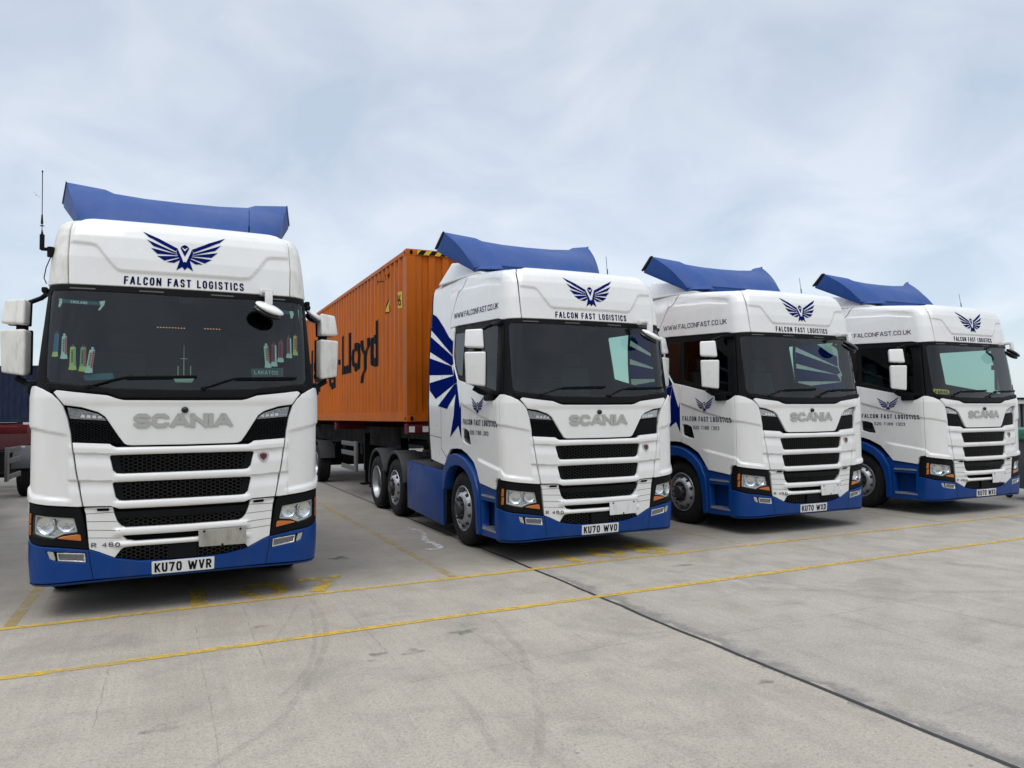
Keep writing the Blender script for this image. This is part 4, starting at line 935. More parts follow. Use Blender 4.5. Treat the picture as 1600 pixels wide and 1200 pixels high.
for x0, ya, yb in ((-4.62, -1.0, -3.9), (-4.2, -.5, -2.6), (-3.35, -1.2, -2.7), (-2.6, -1.9, -4.8), (-5.2, -1.2, -2.9), (-1.9, -.9, -3.4), (.4, -2.0, -5.2), (1.9, -.6, -4.2), (3.8, -2.2, -5.4), (-3.05, .3, -.9), (-2.3, 2.8, .4)):
    n_ = 22; w_ = random.uniform(-.05, .05); pts = [(x0+w_*k/n_+random.uniform(-.008, .008), ya+(yb-ya)*k/n_) for k in range(n_+1)]; ck += ribbon(pts, .007, .5)
for y0, xa, xb in ((-3.05, -3.4, -1.15), (-3.2, -.95, 1.9)):
    pts = [(xa+(xb-xa)*k/20, y0+random.uniform(-.01, .01)+.06*k/20) for k in range(21)]; ck += ribbon(pts, .012, .5)
flat('concrete_crack', ck, .003, crackm, 'hairline cracks running along the concrete')
tmark = paint_material('tyre_rubber_mark', (.09, .085, .078), .36, .72, 11, (1, 1, 1), .11)
A1 = [(-3.58, -.5), (-3.59, -1.05), (-3.64, -1.55), (-3.74, -2.03), (-3.88, -2.46), (-3.97, -2.69), (-4.22, -3.25), (-4.39, -3.47), (-4.66, -3.75)]
A2 = [(-3.64, -.83), (-3.71, -1.43), (-3.84, -2.11), (-3.97, -2.53), (-4.2, -2.95)]; A3 = [(-3.74, -.68), (-3.91, -1.24), (-4.1, -1.77)]
A4 = [(-4.4, 1.2), (-4.57, .81), (-4.73, .33), (-4.95, -.15), (-5.14, -.61), (-5.34, -.99)]
A5 = [(-2.31, -1.96), (-2.38, -2.43), (-2.46, -2.82), (-2.64, -3.37), (-2.84, -3.85), (-2.98, -4.14), (-3.17, -4.45)]; A6 = [(-3.19, -3.33), (-3.19, -3.67), (-3.24, -4.01), (-3.29, -4.3)]
A7 = [(2.74, -.53), (2.62, -1.68), (2.56, -2.38)]; A8 = [(3.1, -1.9), (3.25, -2.14), (3.57, -2.92)]; A9 = [(.2, -1.1), (.65, -1.81), (1.15, -2.63), (1.42, -4.14)]
tm = []
for p, w in ((A1, .05), (A2, .035), (A3, .03), (A4, .022), (A5, .06), (A6, .05), (A7, .14), (A8, .16), (A9, .05), ([(.5, -2.2), (3, -3.6), (6, -4.4)], .12)): tm += ribbon(smoothpts(p, 5), w, .1)
flat('tyre_mark', tm, .0055, tmark, 'faint curved tyre marks on the concrete')
oilm = paint_material('oil_stain', (.06, .056, .05), .40, .64, 7, (1, 1, 1), .42)
def blob(cx, cy, rx, ry, n=18, rot=0):
    o = []
    for k in range(n):
        t = 2*math.pi*k/n; r_ = 1+.28*math.sin(3*t+cx*7)+.16*math.sin(5*t+cy*9); x, y = rx*r_*math.cos(t), ry*r_*math.sin(t)
        o.append((cx+x*math.cos(rot)-y*math.sin(rot), cy+x*math.sin(rot)+y*math.cos(rot)))
    return o
flat('oil_stain', [blob(-2.65, -2.17, .11, .06), blob(-3.18, -2.46, .08, .06), blob(-3.5, -2.52, .035, .02), blob(-3.43, -2.40, .07, .03), blob(-4.13, -1.26, .06, .03), blob(-4.85, -3.1, .10, .06), blob(.5, -.93, .14, .05), blob(-2.9, 1.4, .12, .1), blob(-4.5, -2.6, .03, .015), blob(-1.3, -4.1, .06, .03)], .006, oilm, 'dark oil stains on the concrete')
chalkm = paint_material('white_powder', (.62, .62, .62), .40, .62, 10, (1, 1, 1), .7)
ch = smoothpts([(-1.45, 3.32), (-1.36, 2.92), (-1.47, 2.4), (-1.56, 2.08), (-1.53, 1.7), (-1.60, 1.38), (-1.78, 1.44)], 6)
flat('powder_spill', ribbon(ch, .09, .6), .0065, chalkm, 'thin trail of spilled white powder on the concrete')

# ================================================================ place the trucks
proto = build_truck()
CABS = [  # x, y, heading, lift, plate
 (-3.0797, 6.8306, 25.35, .053, 'KU70 WVR', 'white and blue lorry cab at the left, windscreen hung with pennants, plate KU70 WVR'),
 (1.0613, 9.0762, 25.29, 0, 'KU70 WVO', 'white and blue lorry cab coupled to the orange container, plate KU70 WVO'),
 (4.4386, 10.8535, 24.69, 0, 'KU70 WXD', 'white and blue lorry cab third from the left, plate KU70 WXD'),
 (8.1440, 12.6126, 25.63, 0, 'KU70 WXS', 'white and blue lorry cab furthest right, yellow name plate in its windscreen, plate KU70 WXS')]
tx, ty = yard(-8.93, 1.72)
trucks = []
allc = CABS+[(tx, ty, 25.3, 0, None, 'lorry at the left picture edge, only its black rear tyre in view')]
for i, (x, y, a, dz, pl, lab) in enumerate(allc):
    t = proto if i == 0 else copy_tree(proto)
    trucks.append(t)
for t, (x, y, a, dz, pl, lab) in zip(trucks, allc):
    t.location = (x, y, dz); t.rotation_euler = (0, 0, R(a)); tagp(t, lab, 'truck', 'white and blue lorries parked in a row')
    if dz:
        for c in t.children:
            if c.name.startswith('wheel') and not c.name.startswith('wheel_arch'): c.location.z -= dz
    if pl:
        np_ = [c for c in t.children if c.name.startswith('number_plate')][0]
        tdecal('plate_lettering', pl, -.243, .243, .302, .387, ink, np_, .0175, 0, mf=lambda u, v, o: M(u, v, o, False), cond=(.19, 1.25, .15))
T1, T2, T3, T4, T0 = trucks
FLAT = lambda u, v, o: M(u, v, o, False)
for t, mtl, pts in ((T1, boardm, [(.122, .662), (.540, .662), (.547, .503), (.129, .508)]), (T2, platew, [(.112, .665), (.524, .665), (.529, .508), (.120, .505)]), (T3, platew, [(.112, .672), (.510, .670), (.515, .524), (.130, .518)]), (T4, platew, [(.119, .674), (.526, .668), (.525, .502), (.134, .505)])):
    q = panel('blank_board', rp(pts, .006), mtl, t, .042, g=(.3, .3), e=.002, thick=.012, rel=False)
    q['label'] = 'dirty bare grey board' if t is T1 else 'blank white board'
    b = MB()
    for u, v in ((pts[0][0]+.05, pts[0][1]-.012), (pts[1][0]-.05, pts[1][1]-.012), ((pts[0][0]+pts[1][0])/2, pts[2][1]+.012)): b.ball(tuple(M(np.array(u), np.array(v), .043, False)), (.011, .006, .011), 10)
    b.build('screw', ink, q)
# the first cab is dirtier: weathered paint on its mirrors and the ends of the visor
for c in T1.children:
    if c.name.split('.')[0] in ('mirror', 'roof_side_panel', 'kerb_mirror'):
        c.data = c.data.copy(); 
        if c.name.startswith('mirror') or c.name.startswith('roof_side'): c.data.materials.clear(); c.data.materials.append(white_dirty); c['label'] = 'grimy, weathered white paint'
for s_ in (-1, 1):
    vs2, fs2 = [], []
    for k in range(40):
        y = .17+1.5*k/39; x = s_*(1.105+.012*math.sin(k*1.7)); vs2 += [(x*1.01, y, 1.9), (x*.935, y, 2.98)]
        if k: fs2.append((2*k-2, 2*k, 2*k+1, 2*k-1))
    mk('curtain', vs2, fs2, MATS['dark_interior'], T1, angle=80)
for t in (T3, T4):
    for c in t.children:
        if c.name.startswith('front_mirror'):
            for d in c.children:
                if d.name.startswith('mirror_dish'): d.data = d.data.copy(); d.data.materials[0] = blkg; d['label'] = 'black mirror dish'
# CB whip aerial on the first cab
def loc2w(t, p): return t.matrix_basis @ Vector(p)
b = MB(); b.cyl((-1.13, .30, 3.20), (-1.13, .30, 3.29), .03); b.box((-1.165, .30, 3.268), (.09, .03, .03), bev=.008); b.cyl((-1.20, .30, 3.262), (-1.20, .30, 3.40), .020, 12); b.cyl((-1.20, .30, 3.40), (-1.202, .30, 3.445), .012, 12, .004); b.cyl((-1.202, .3, 3.44), (-1.202, .3, 3.50), .0035, 6)
b.cyl((-1.202, .3, 3.480), (-1.202, .3, 3.484), .018, 12); b.cyl((-1.203, .3, 3.50), (-1.203, .3, 3.585), .011, 10, .006); b.cyl((-1.203, .3, 3.58), (-1.206, .3, 3.98), .0035, 6); b.ball((-1.206, .3, 3.985), (.007, .007, .012), 8)
b.tube([(-1.125, .31, 3.22), (-1.165, .30, 3.1), (-1.18, .30, 3.0), (-1.16, .31, 2.95)], .0045, 6)
q = b.build('whip_aerial', blk, T1)

# things hung inside windscreens
def wsdecal(off): return lambda u, v, o: M(u, v, o+off, False)
def inside(t, name, plist, mtl, label, cat, group=None, off=-.035):
    """flat cloth or card item hanging just behind the windscreen of cab t; plist in (u, v)"""
    o = panel(name, plist, mtl, None, off, g=(.1, .1), e=.001, thick=.006, rel=False)
    c = M(np.array(np.mean([p[0] for p in plist])), np.array(np.mean([p[1] for p in plist])), off, False)
    o.matrix_basis = t.matrix_basis.copy(); tagp(o, label, cat, group); return o
cols_ = {'blue': mat('pennant_blue', (.03, .10, .22), .8), 'white': mat('pennant_white', (.50, .52, .48), .8), 'yellow': mat('pennant_yellow', (.48, .44, .14), .8), 'red': mat('pennant_red', (.50, .05, .05), .8), 'green': mat('pennant_green', (.22, .30, .15), .8), 'crimson': mat('pennant_crimson', (.28, .03, .06), .8), 'teal': mat('cloth_teal', (.02, .09, .13), .8)}
PEN = [(-1.116, 2.50, -1.108, 2.27, 'blue', None, 'yellow', 'blue mini scarf with yellow fringe, outermost pennant at the left of the windscreen'),
 (-1.036, 2.475, -1.020, 2.25, 'white', 'red', 'white', 'white and red mini scarf with a white knob, second pennant from the left'),
 (-.954, 2.378, -.940, 2.15, 'yellow', 'green', 'yellow', 'pale yellow and green mini scarf, third pennant from the left'),
 (-.868, 2.378, -.860, 2.138, 'green', 'red', 'yellow', 'green mini scarf with a red edge and yellow fringe, fourth pennant from the left'),
 (-.792, 2.356, -.812, 2.125, 'white', 'red', 'white', 'white mini scarf with red edge leaning left, fifth pennant from the left'),
 (.762, 2.44, .772, 2.20, 'white', 'red', 'white', 'white and red mini scarf just above the name plate, innermost pennant on the right'),
 (.843, 2.46, .832, 2.215, 'crimson', 'white', 'white', 'crimson and white mini scarf, second from the inside on the right'),
 (.916, 2.49, .897, 2.26, 'crimson', None, 'white', 'plain crimson mini scarf with white fringe'),
 (1.003, 2.535, .990, 2.305, 'crimson', 'white', 'white', 'dark red and white mini scarf, second from the right edge of the windscreen'),
 (1.085, 2.553, 1.062, 2.335, 'yellow', 'red', 'yellow', 'yellow and red mini scarf at the right edge of the windscreen')]
for (ut, vt, ub, vb, c1, c2, c3, lab) in PEN:
    w = .026; H = lambda t, s_: (ut+(ub-ut)*t+s_*w, vt+(vb-vt)*t)
    o = inside(T1, 'pennant', [H(.10, -.9), H(.04, -.3), H(.04, .3), H(.10, .9), H(.8, 1), H(.8, -1)], cols_[c1], lab, 'pennant', 'mini scarf pennants hung inside the windscreen')
    if c2: panel('pennant_stripe', [H(.12, .25), H(.12, .9), H(.8, .95), H(.8, .3)], cols_[c2], o, -.0335, g=(.2, .2), e=0, thick=0, rel=False)
    panel('fringe', [H(.8, -1), H(.8, 1), H(.98, 1.3), H(1, 0), H(.98, -1.3)], cols_[c3], o, -.034, g=(.2, .2), e=0, thick=0, rel=False)
    lt = [[H(.2+.075*k, -.55), H(.2+.075*k, .1), H(.24+.075*k, .1), H(.235+.075*k, -.5)] for k in range(7)]
    polys('pennant_print', lt, ink if c1 != 'blue' else cols_['teal'], o, -.0325, mf=FLAT)
    b = MB(); p = M(np.array(ut), np.array(vt-.004), -.036, False); b.ball(p, (.012, .005, .012), 10); b.build('suction_cup', cols_['white'] if c1 in ('white',) else greypl, o)
sc1_ = inside(T1, 'football_scarf', [(-1.13, 2.805), (-.75, 2.785), (-.75, 2.752), (-1.13, 2.768)], mat('scarf_navy', (.03, .06, .12), .85), 'navy ENGLAND scarf with white end tassels, top left behind the windscreen', 'scarf')
tdecal('lettering', 'ENGLAND', -1.005, -.865, 2.765, 2.790, cols_['white'], sc1_, -.0325, -.006, mf=FLAT, cond=(.17, 1.2, .14))
polys('tassel', [[(-1.145, 2.81), (-1.10, 2.805), (-1.095, 2.76), (-1.115, 2.722), (-1.135, 2.735), (-1.13, 2.77)], [(-.765, 2.79), (-.715, 2.80), (-.72, 2.76), (-.755, 2.705), (-.77, 2.71), (-.75, 2.75)]], cols_['white'], sc1_, -.032, mf=FLAT)
polys('crest', [[(-1.08+.03*math.cos(t), 2.785+.015*math.sin(t)) for t in np.linspace(0, 5.5, 8)], [(-.805+.02*math.cos(t), 2.775+.015*math.sin(t)) for t in np.linspace(0, 5.5, 8)]], cols_['teal'], sc1_, -.0325, mf=FLAT)
q = inside(T1, 'football_scarf', [(.93, 2.80), (1.10, 2.79), (1.10, 2.755), (.93, 2.765)], bpy.data.materials['scarf_navy'], 'short navy scarf end with pale tassel, top right behind the windscreen', 'scarf')
polys('tassel', [[(1.03, 2.79), (1.075, 2.795), (1.085, 2.76), (1.06, 2.715), (1.04, 2.72), (1.035, 2.755)]], cols_['white'], q, -.032, mf=FLAT)
gl_m = mat('name_glass', (.035, .05, .05), .3)
q = inside(T1, 'name_plate', rp([(.605, 2.19), (.925, 2.205), (.915, 2.092), (.612, 2.088)], .01), gl_m, 'etched glass LAKATOS name plate, low on the right of the windscreen', 'name plate')
tdecal('lettering', 'LAKATOS', .635, .865, 2.135, 2.172, cols_['white'], q, -.0325, 0, mf=FLAT, cond=(.11, 1.3, .16))
polys('plate_edge', [[(.612, 2.095), (.915, 2.099), (.915, 2.090), (.612, 2.086)]], cols_['white'], q, -.032, mf=FLAT)
q = inside(T1, 'folded_cloth', rp([(-.86, 2.115), (-.62, 2.135), (-.60, 2.075), (-.84, 2.06)], .015), cols_['teal'], 'teal folded cloth lying at the foot of the windscreen, below the pennants', 'cloth', off=-.06)
ylw = mat('name_yellow', (.62, .40, .03), .5)
q = inside(T4, 'name_plate', rp([(-1.165, 2.120), (-1.10, 2.128), (-.82, 2.112), (-.785, 2.078), (-.83, 2.035), (-1.11, 2.043), (-1.165, 2.07)], .008), ylw, 'yellow FABIAN name plate low behind the windscreen', 'name plate')
tdecal('lettering', 'FABIAN', -1.11, -.835, 2.050, 2.105, ink, q, -.0325, -.004, mf=FLAT, cond=(.17, 1.2, .14))
# string of small lights behind the first windscreen (lit), and a model ship on the dash
led_m = mat('fairy_light', (1, .5, .3), .5, emit=(1, .35, .18, 2.5))
b = MB()
for k in range(10): p = M(np.array(-.272+.0301*k), np.array(2.69), -.55, False); b.ball(p, (.004,)*3, 6)
for k in range(6): p = M(np.array(.216+.031*k), np.array(2.694), -.55, False); b.ball(p, (.004,)*3, 6)
o = b.build('light_string', led_m); o.matrix_basis = T1.matrix_basis.copy(); tagp(o, 'string of tiny lit orange lights across the inside of the cab', 'lights')
b = MB(); c0 = Vector(M(np.array(-.01), np.array(2.06), -.14, False)); b.hexa([c0+Vector(q_) for q_ in ((-.07, -.02, .0), (.07, -.02, .0), (.07, .02, .0), (-.07, .02, 0), (-.10, -.025, .05), (.10, -.025, .05), (.10, .025, .05), (-.1, .025, .05))], .006)
b.cyl(c0+Vector((0, 0, .04)), c0+Vector((0, 0, .36)), .004, 6, .001); b.cyl(c0+Vector((-.03, 0, .23)), c0+Vector((.03, 0, .23)), .002, 6)
for dx in (-.05, .06): b.cyl(c0+Vector((dx, 0, .04)), c0+Vector((dx, 0, .16)), .003, 6)
o = b.build('model_ship', cols_['white']); o.matrix_basis = T1.matrix_basis.copy(); tagp(o, 'small pale model ship with a tall mast on the dashboard', 'ornament')

# ================================================================ containers
def container(name, mtl, L=12.19, Wd=2.438, H=2.9):
    """origin at the bottom centre of its front end; extends along +Y"""
    root = empty(name, (0, 0, 0)); hw = Wd/2
    b = MB()
    for x in (-1, 1):
        for y0 in (0, L-.16):
            b.box((x*(hw-.08), y0+.08, H/2), (.16, .16, H-.24))
        b.box((x*(hw-.04), L/2, H-.05), (.08, L-.3, .07)); b.box((x*(hw-.05), L/2, .09), (.10, L-.3, .16))
    for y0 in (.06, L-.06): b.box((0, y0, H-.05), (Wd-.3, .10, .10)); b.box((0, y0, .09), (Wd-.3, .12, .16))
    b.build('frame', mtl, root)
    b = MB()
    for x in (-1, 1):
        for y0 in (.09, L-.09):
            for z in (.06, H-.06): b.box((x*(hw-.085), y0, z), (.178, .178, .118), bev=.01)
    cst = b.build('corner_casting', mtl, root)
    b = MB()
    for x in (-1, 1):
        for y0 in (.09, L-.09):
            for z in (.06, H-.06):
                b.ball((x*(hw+.003), y0, z), (.004, .04, .028), 12); b.ball((x*(hw-.085), y0+(-.092 if y0 < 1 else .092), z), (.028, .004, .04), 12)
    b.build('casting_hole', ink, cst)
    per = .278; dp = .036
    def prof(a0, a1, wid=(.072, .068, .070, .068)):
        o = []; a = a0; k = 0
        while a < a1:
            st = [0, wid[0], wid[0]+wid[1], wid[0]+wid[1]+wid[2]]
            for s_, d in zip(st, (0, 0, 1, 1)): o.append((min(a+s_, a1), d*dp))
            a += sum(wid)
        o.append((a1, 0)); return o
    pf = prof(.17, L-.17)
    for x in (-1, 1):
        vs, fs = [], []
        for i, (y, d) in enumerate(pf):
            X_ = x*(hw-.006-d); vs += [(X_, y, .16), (X_, y, H-.08)]
            if i:
                f_ = (2*i-2, 2*i-1, 2*i+1, 2*i); fs.append(f_ if x < 0 else f_[::-1])
        mk('side_wall', vs, fs, mtl, root, smooth=False)
    pe = prof(-hw+.16, hw-.16, (.11, .018, .104, .018)); vs, fs = [], []
    for i, (x, d) in enumerate(pe):
        vs += [(x, .02+d, .16), (x, .02+d, H-.09)]
        if i: fs.append((2*i-2, 2*i, 2*i+1, 2*i-1))
    mk('end_wall', vs, fs, mtl, root, smooth=False)
    b = MB(); b.box((0, L-.03, H/2), (Wd-.32, .05, H-.25))
    for x in (-.8, -.35, .35, .8): b.cyl((x, L+.01, .2), (x, L+.01, H-.2), .02)
    b.build('rear_door', mtl, root)
    b = MB(); b.box((0, L/2, H-.035), (Wd-.16, L-.2, .02)); b.box((0, L/2, .13), (Wd-.16, L-.2, .04)); b.build('roof', mtl, root)
    return root, pf, hw
YAWm = Matrix.Rotation(YA, 4, 'Z')
oc, pf, hw = container('shipping_container', orange, H=2.95)
x_, y_ = yard(0, 4.05); oc.location = (x_, y_, 1.655); oc.rotation_euler = (0, 0, R(25.29)); tagp(oc, 'long orange shipping container on a trailer behind the second lorry', 'container')
# lettering printed over the corrugations
PY = np.array([p[0] for p in pf]); PD = np.array([p[1] for p in pf])
def corr_text(name, s, y_near, y_far, z0, z1, mtl, off=.004, offset=0.0, space=1.):
    V, Fs = text2d(s, offset, space); bm = bmesh.new(); vv = [bm.verts.new((y_far+(y_near-y_far)*v[0], z0+(z1-z0)*v[1], 0)) for v in V]
    for f_ in Fs:
        try: bm.faces.new([vv[i] for i in f_])
        except ValueError: pass
    for y in PY:
        if y_near < y < y_far: bmesh.ops.bisect_plane(bm, geom=bm.verts[:]+bm.edges[:]+bm.faces[:], plane_co=(y, 0, 0), plane_no=(1, 0, 0), dist=1e-5)
    vs = [(-hw+.006+float(np.interp(v.co.x, PY, PD))-off, v.co.x, v.co.y) for v in bm.verts]; bm.verts.index_update(); fs = [tuple(v.index for v in f_.verts) for f_ in bm.faces]; bm.free()
    return mk(name, vs, fs, mtl, oc, smooth=False)
bi = mat('container_black', (.005, .005, .006), .7, spec=.15)
Y0 = 4.05; Z0 = 1.655
# Hapag-Lloyd: the nearer word spans y 5.94 .. 9.15, the farther one starts at 10
corr_text('lettering', 'Lloyd', 5.90-Y0, 9.20-Y0, 2.45-Z0, 3.62-Z0, bi, offset=.035)
corr_text('lettering', 'Hapag', 9.85-Y0, 13.95-Y0, 2.42-Z0, 3.62-Z0, bi, offset=.035)
corr_text('lettering', '-', 9.32-Y0, 9.72-Y0, 2.98-Z0, 3.10-Z0, bi)
def corr_box(name, y0, y1, z0, z1, mtl, off=.006, tri=False):
    P = [(y0, z0), (y1, z0), (y1, z1), (y0, z1)] if not tri else [(y0, z0), (y1, z0), ((y0+y1)/2, z1)]
    bm = bmesh.new(); bm.faces.new([bm.verts.new((a, b_, 0)) for a, b_ in P])
    for y in PY:
        if y0 < y < y1: bmesh.ops.bisect_plane(bm, geom=bm.verts[:]+bm.edges[:]+bm.faces[:], plane_co=(y, 0, 0), plane_no=(1, 0, 0), dist=1e-5)
    vs = [(-hw+.006+float(np.interp(v.co.x, PY, PD))-off, v.co.x, v.co.y) for v in bm.verts]; bm.verts.index_update(); fs = [tuple(v.index for v in f_.verts) for f_ in bm.faces]; bm.free()
    return mk(name, vs, fs, mtl, oc, smooth=False)
corr_box('warning_label', 4.42-Y0, 4.60-Y0, 3.64-Z0, 3.93-Z0, yel)
corr_text('lettering', '96', 4.45-Y0, 4.57-Y0, 3.68-Z0, 3.88-Z0, bi, .010)
corr_box('warning_sign', 5.05-Y0, 5.42-Y0, 3.66-Z0, 3.98-Z0, bi, .005, True); corr_box('warning_sign', 5.09-Y0, 5.37-Y0, 3.68-Z0, 3.93-Z0, yel, .008, True)
corr_text('lettering', 'HLXU', 5.1-Y0, 5.95-Y0, 4.29-Z0, 4.39-Z0, bi, .004); corr_text('lettering', '869 407 2', 4.9-Y0, 5.95-Y0, 4.10-Z0, 4.18-Z0, bi, .004) if False else None
mp_ = []
b = MB(); b.box((-.63, .002, 2.895), (.80, .012, .075)); hs_ = b.build('hazard_strip', yel, oc)
b = MB()
for k in range(4): b.prism([(-1.02+k*.20, 2.859), (-.92+k*.20, 2.859), (-.86+k*.20, 2.931), (-.96+k*.20, 2.931)], 'Y', -.007, -.0045)
b.build('hazard_stripe', bi, hs_)
nc_, pf2, hw2 = container('shipping_container', navyc, H=2.59)
nc_.location = (-17.9, 34, 1.50); nc_.rotation_euler = (0, 0, R(90)); tagp(nc_, 'dark navy shipping container far behind at the left, with a small red sign', 'container')
b = MB(); b.box((hw2*-1-.0, 0, 0), (.02, .60, .46)); o = b.build('sign_panel', mat('sign_red', (.42, .03, .04), .5), nc_); o.location = (.0, 5.68, 2.17)
b = MB(); b.box((-hw2-.012, 5.68, 2.02), (.006, .46, .06)); b.build('sign_bar', platew, nc_)
V, Fs = text2d('TAL', .03); mk('sign_lettering', [(-hw2-.014, 5.89-.42*v[0], 2.14+.18*v[1]) for v in V], Fs, platew, nc_, smooth=False)

# ================================================================ trailers
def trailer(mtl, ax=8.35):
    AX = (ax, ax+1.35, ax+2.7)
    r = empty('container_trailer', (0, 0, 0)); b = MB()
    for s in (-1, 1):
        b.box((s*.45, 1.4, 1.42), (.14, 2.9, .22)); b.box((s*.45, 7.4, 1.30), (.14, 9.4, .44)); b.box((s*.45, 2.95, 1.33), (.14, .5, .38))
    for y in (1.2, 2.4, 3.8, 5.2, 6.4, 9.0, 10.6): b.box((0, y, 1.34), (.9, .10, .18))
    b.build('main_beam', mtl, r)
    for y in (.12, 5.9, 12.05):
        b = MB(); b.box((0, y, 1.53), (2.40, .20, .16), bev=.01)
        for s in (-1, 1): b.box((s*1.12, y, 1.60), (.17, .17, .05)); b.cyl((s*1.12, y, 1.60), (s*1.12, y, 1.645), .04)
        q = b.build('bolster', mtl, r)
        if y < 1:
            for s in (-1, 1): MB().box((s*1.13, y-.108, 1.53), (.10, .01, .10)).box((s*.86, y-.108, 1.53), (.16, .01, .10)).build('reflector', platew, q)
    for s in (-1, 1):
        b = MB(); b.box((s*.72, 4.75, .95), (.12, .12, .85)); b.box((s*.72, 4.75, .46), (.08, .08, .50)); b.box((s*.72, 4.75, .22), (.28, .22, .04)); b.build('landing_leg', blkch, r)
        b = MB()
        for z in (1.15, .94, .62): b.box((s*1.15, 4.65, z), (.03, 1.5, .10), bev=.006)
        b.box((s*1.15, 3.98, .88), (.05, .20, .66), bev=.006); b.build('side_guard', greyal, r)
        for y in AX:
            vs2, fs2 = [], []
            for k in range(12):
                t = R(15+150*k/11)
                for x_ in (.82, 1.22): vs2.append((s*x_, y+.58*math.cos(t), .5+.62*math.sin(t)))
                if k: fs2.append((2*k-2, 2*k, 2*k+1, 2*k-1))
            mk('mudguard', vs2, fs2, greypl, r, angle=50)
    for y in (5.6, 6.2): MB().cyl((-.5, y, .95), (.5, y, .95), .14).build('air_tank', blkch, r)
    for y in AX: MB().cyl((-1.0, y, .5), (1.0, y, .5), .07).box((0, y, .75), (.9, .3, .46)).build('axle', blkch, r)
    dr = build_wheel('drive')
    for s in (-1, 1):
        for y in AX: place_wheel(dr, r, s*1.205, y, .5)
    kill(dr)
    b = MB(); b.box((0, 12.25, .75), (2.3, .10, .12)); b.box((0, 12.25, 1.1), (2.3, .06, .2)); b.build('rear_bumper', mtl, r)
    return r
tr1 = trailer(blkch); tr1.location = (x_, y_, 0); tr1.rotation_euler = (0, 0, R(25.29)); tagp(tr1, 'black skeletal trailer carrying the orange container', 'trailer', 'skeletal container trailers')
for c in tr1.children:
    if c.name.startswith('bolster'): c.data.materials[0] = redch; c['label'] = 'red cross beam'
tr2 = trailer(redch, 6.95); q = yard(-8.85, 5.40); tr2.location = (q[0], q[1], 0); tr2.rotation_euler = (0, 0, R(25.3)); tagp(tr2, 'empty red skeletal trailer behind the leftmost lorry', 'trailer', 'skeletal container trailers')
tr3 = copy_tree(tr2); tr3.location = (-17.9, 34, -.14); tr3.rotation_euler = (0, 0, R(90)); tagp(tr3, 'red skeletal trailer under the far navy container', 'trailer', 'skeletal container trailers')
tr3.location.z = 0; nc_.location.z = 1.62
dg, _, _ = container('shipping_container', mat('container_dark', (.010, .012, .018), .7, spec=.2), H=2.59)
q = yard(-5.9, 31); dg.location = (q[0], q[1], .0); dg.rotation_euler = (0, 0, R(25.3-90)); tagp(dg, 'dark container on the ground behind the lorries, seen below the orange one', 'container')
dg2 = copy_tree(dg); q = yard(6.6, 31); dg2.location = (q[0], q[1], 0); tagp(dg2, 'dark container on the ground behind the second and third lorries', 'container')
# ================================================================ right edge: wheeled bin, cabin
gbin = mat('bin_grey', (.10, .11, .115), .55, var=.1); glid = mat('bin_green', (.01, .13, .07), .45, var=.1)
bn = empty('wheeled_bin', (10.42, 14.35, 0), R(4)); tagp(bn, 'grey wheeled bin with a green lid beside the last lorry', 'bin')
b = MB(); b.hexa([(-.52, -.40, .22), (.52, -.40, .22), (.52, .40, .22), (-.52, .40, .22), (-.62, -.50, 1.16), (.62, -.50, 1.16), (.62, .50, 1.16), (-.62, .50, 1.16)], .03)
for k in range(5): b.box((-.44+.22*k, -.452, .68), (.05, .05, .84), (R(6), 0, 0), .01)
b.build('bin_body', gbin, bn)
b = MB(); b.box((0, 0, 1.20), (1.32, 1.06, .07), bev=.02); b.hexa([(-.64, -.5, 1.22), (.64, -.5, 1.22), (.64, .5, 1.22), (-.64, .5, 1.22), (-.60, -.35, 1.38), (.60, -.35, 1.38), (.60, .38, 1.40), (-.60, .38, 1.40)], .04); b.build('lid', glid, bn)
b = MB(); b.box((-.30, -.50, .90), (.50, .012, .14)); b.build('bin_sticker', glid, bn)
for x in (-.45, .45):
    for y in (-.33, .33):
        b = MB(); b.lathe([(-.022, .03), (-.024, .07), (-.018, .095), (.018, .095), (.024, .07), (.022, .03)], n=24, c=(x, y, .098)); b.box((x, y+.02, .17), (.07, .05, .12)); b.build('castor', rub, bn)
cb = empty('site_cabin', (34.3, 46, 0), R(2)); tagp(cb, 'low cabin with a white fascia and dark open front beyond the last lorry', 'cabin')
cream = mat('cabin_fascia', (.62, .62, .55), .5); 
b = MB(); b.box((0, 1.6, 1.15), (7.0, .1, 2.3)); b.box((-3.45, 0, 1.15), (.1, 3.2, 2.3)); b.box((3.45, 0, 1.15), (.1, 3.2, 2.3)); b.box((0, -1.55, .35), (6.8, .08, .70)); b.build('wall', mat('cabin_grey', (.14, .15, .16), .6), cb)
b = MB(); b.box((0, 0, 2.43), (7.3, 3.6, .12), bev=.02); b.build('roof', blkch, cb)
b = MB(); b.box((0, -1.66, 2.24), (7.1, .08, .26), bev=.01); b.build('fascia', cream, cb)
for x in (-3.0, -1.0, 1.2): MB().box((x, -1.5, 1.4), (.35, .03, 1.45)).build('curtain', greyal, cb)

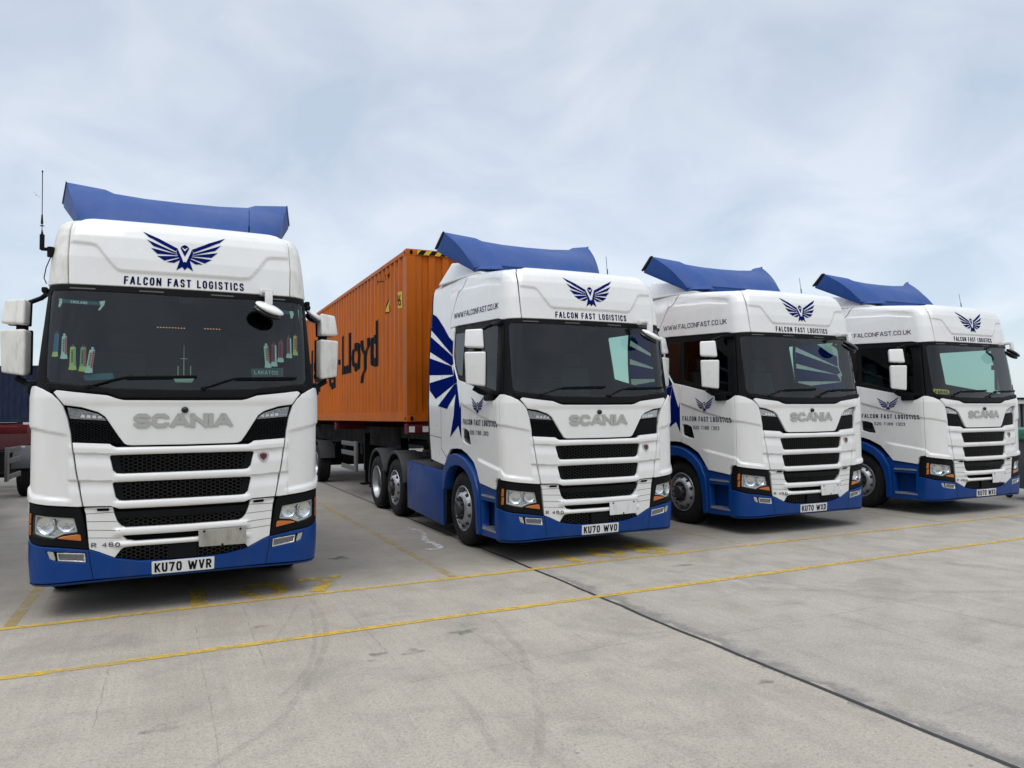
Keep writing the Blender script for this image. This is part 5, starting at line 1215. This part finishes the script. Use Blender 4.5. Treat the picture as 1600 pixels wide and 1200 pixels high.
wh = empty('warehouse', (5, -46, 0), R(3)); tagp(wh, 'long dark warehouse across the yard, opposite the lorries, seen only as reflections', 'warehouse')
whm = mat('warehouse_cladding', (.075, .085, .095), .6, var=.15, vscale=.4); b = MB(); b.prism([(-14, 0), (14, 0), (14, 9.0), (0, 11.5), (-14, 9.0)], 'X', -50, 50); wo = b.build('wall', whm, wh); wo.rotation_euler = (0, 0, 0)
b = MB()
for k in range(100): b.box((-49.5+k, 14.03, 4.5), (.12, .06, 9.0))
b.build('cladding_rib', whm, wo)
for k in range(9): MB().box((-40+10*k, 14.12, 2.4), (4.2, .10, 4.8)).build('roller_door', greyal, wh)
for k in range(8): MB().box((-35+10*k, 14.10, 7.2), (5.0, .08, .9)).build('window', blkg, wh)
# ================================================================ gull in the sky
gm = mat('gull_grey', (.25, .26, .28), .8)
b = bmesh.new(); S_ = 1.0
pts = [(-.55, .05, .10), (-.28, 0, .16), (0, 0, .02), (.28, .02, .10), (.55, .08, -.04)]
ch_ = [.03, .12, .14, .12, .02]
for z_ in (0,): 
    v0 = [b.verts.new((p[0], p[1]-c_/2, p[2])) for p, c_ in zip(pts, ch_)]; v1 = [b.verts.new((p[0], p[1]+c_/2, p[2]-.01)) for p, c_ in zip(pts, ch_)]; v2 = [b.verts.new((p[0], p[1], p[2]+.025)) for p in pts]
    for i in range(4): b.faces.new((v0[i], v0[i+1], v2[i+1], v2[i])); b.faces.new((v2[i], v2[i+1], v1[i+1], v1[i])); b.faces.new((v1[i], v1[i+1], v0[i+1], v0[i]))
mb = MB(); mb.add(b); mb.ball((0, 0, 0), (.055, .22, .055), 12); mb.ball((0, -.22, .02), (.035, .05, .035), 10); mb.cyl((0, -.26, .02), (0, -.31, .012), .012, 6, .002); mb.cyl((0, .15, 0), (0, .32, 0), .03, 6, .05)
gull = mb.build('seagull', gm); gull.location = (-66.1, 100, 33.0); gull.rotation_euler = (R(10), R(38), R(30)); tagp(gull, 'small gull flying beside the whip aerial', 'bird')
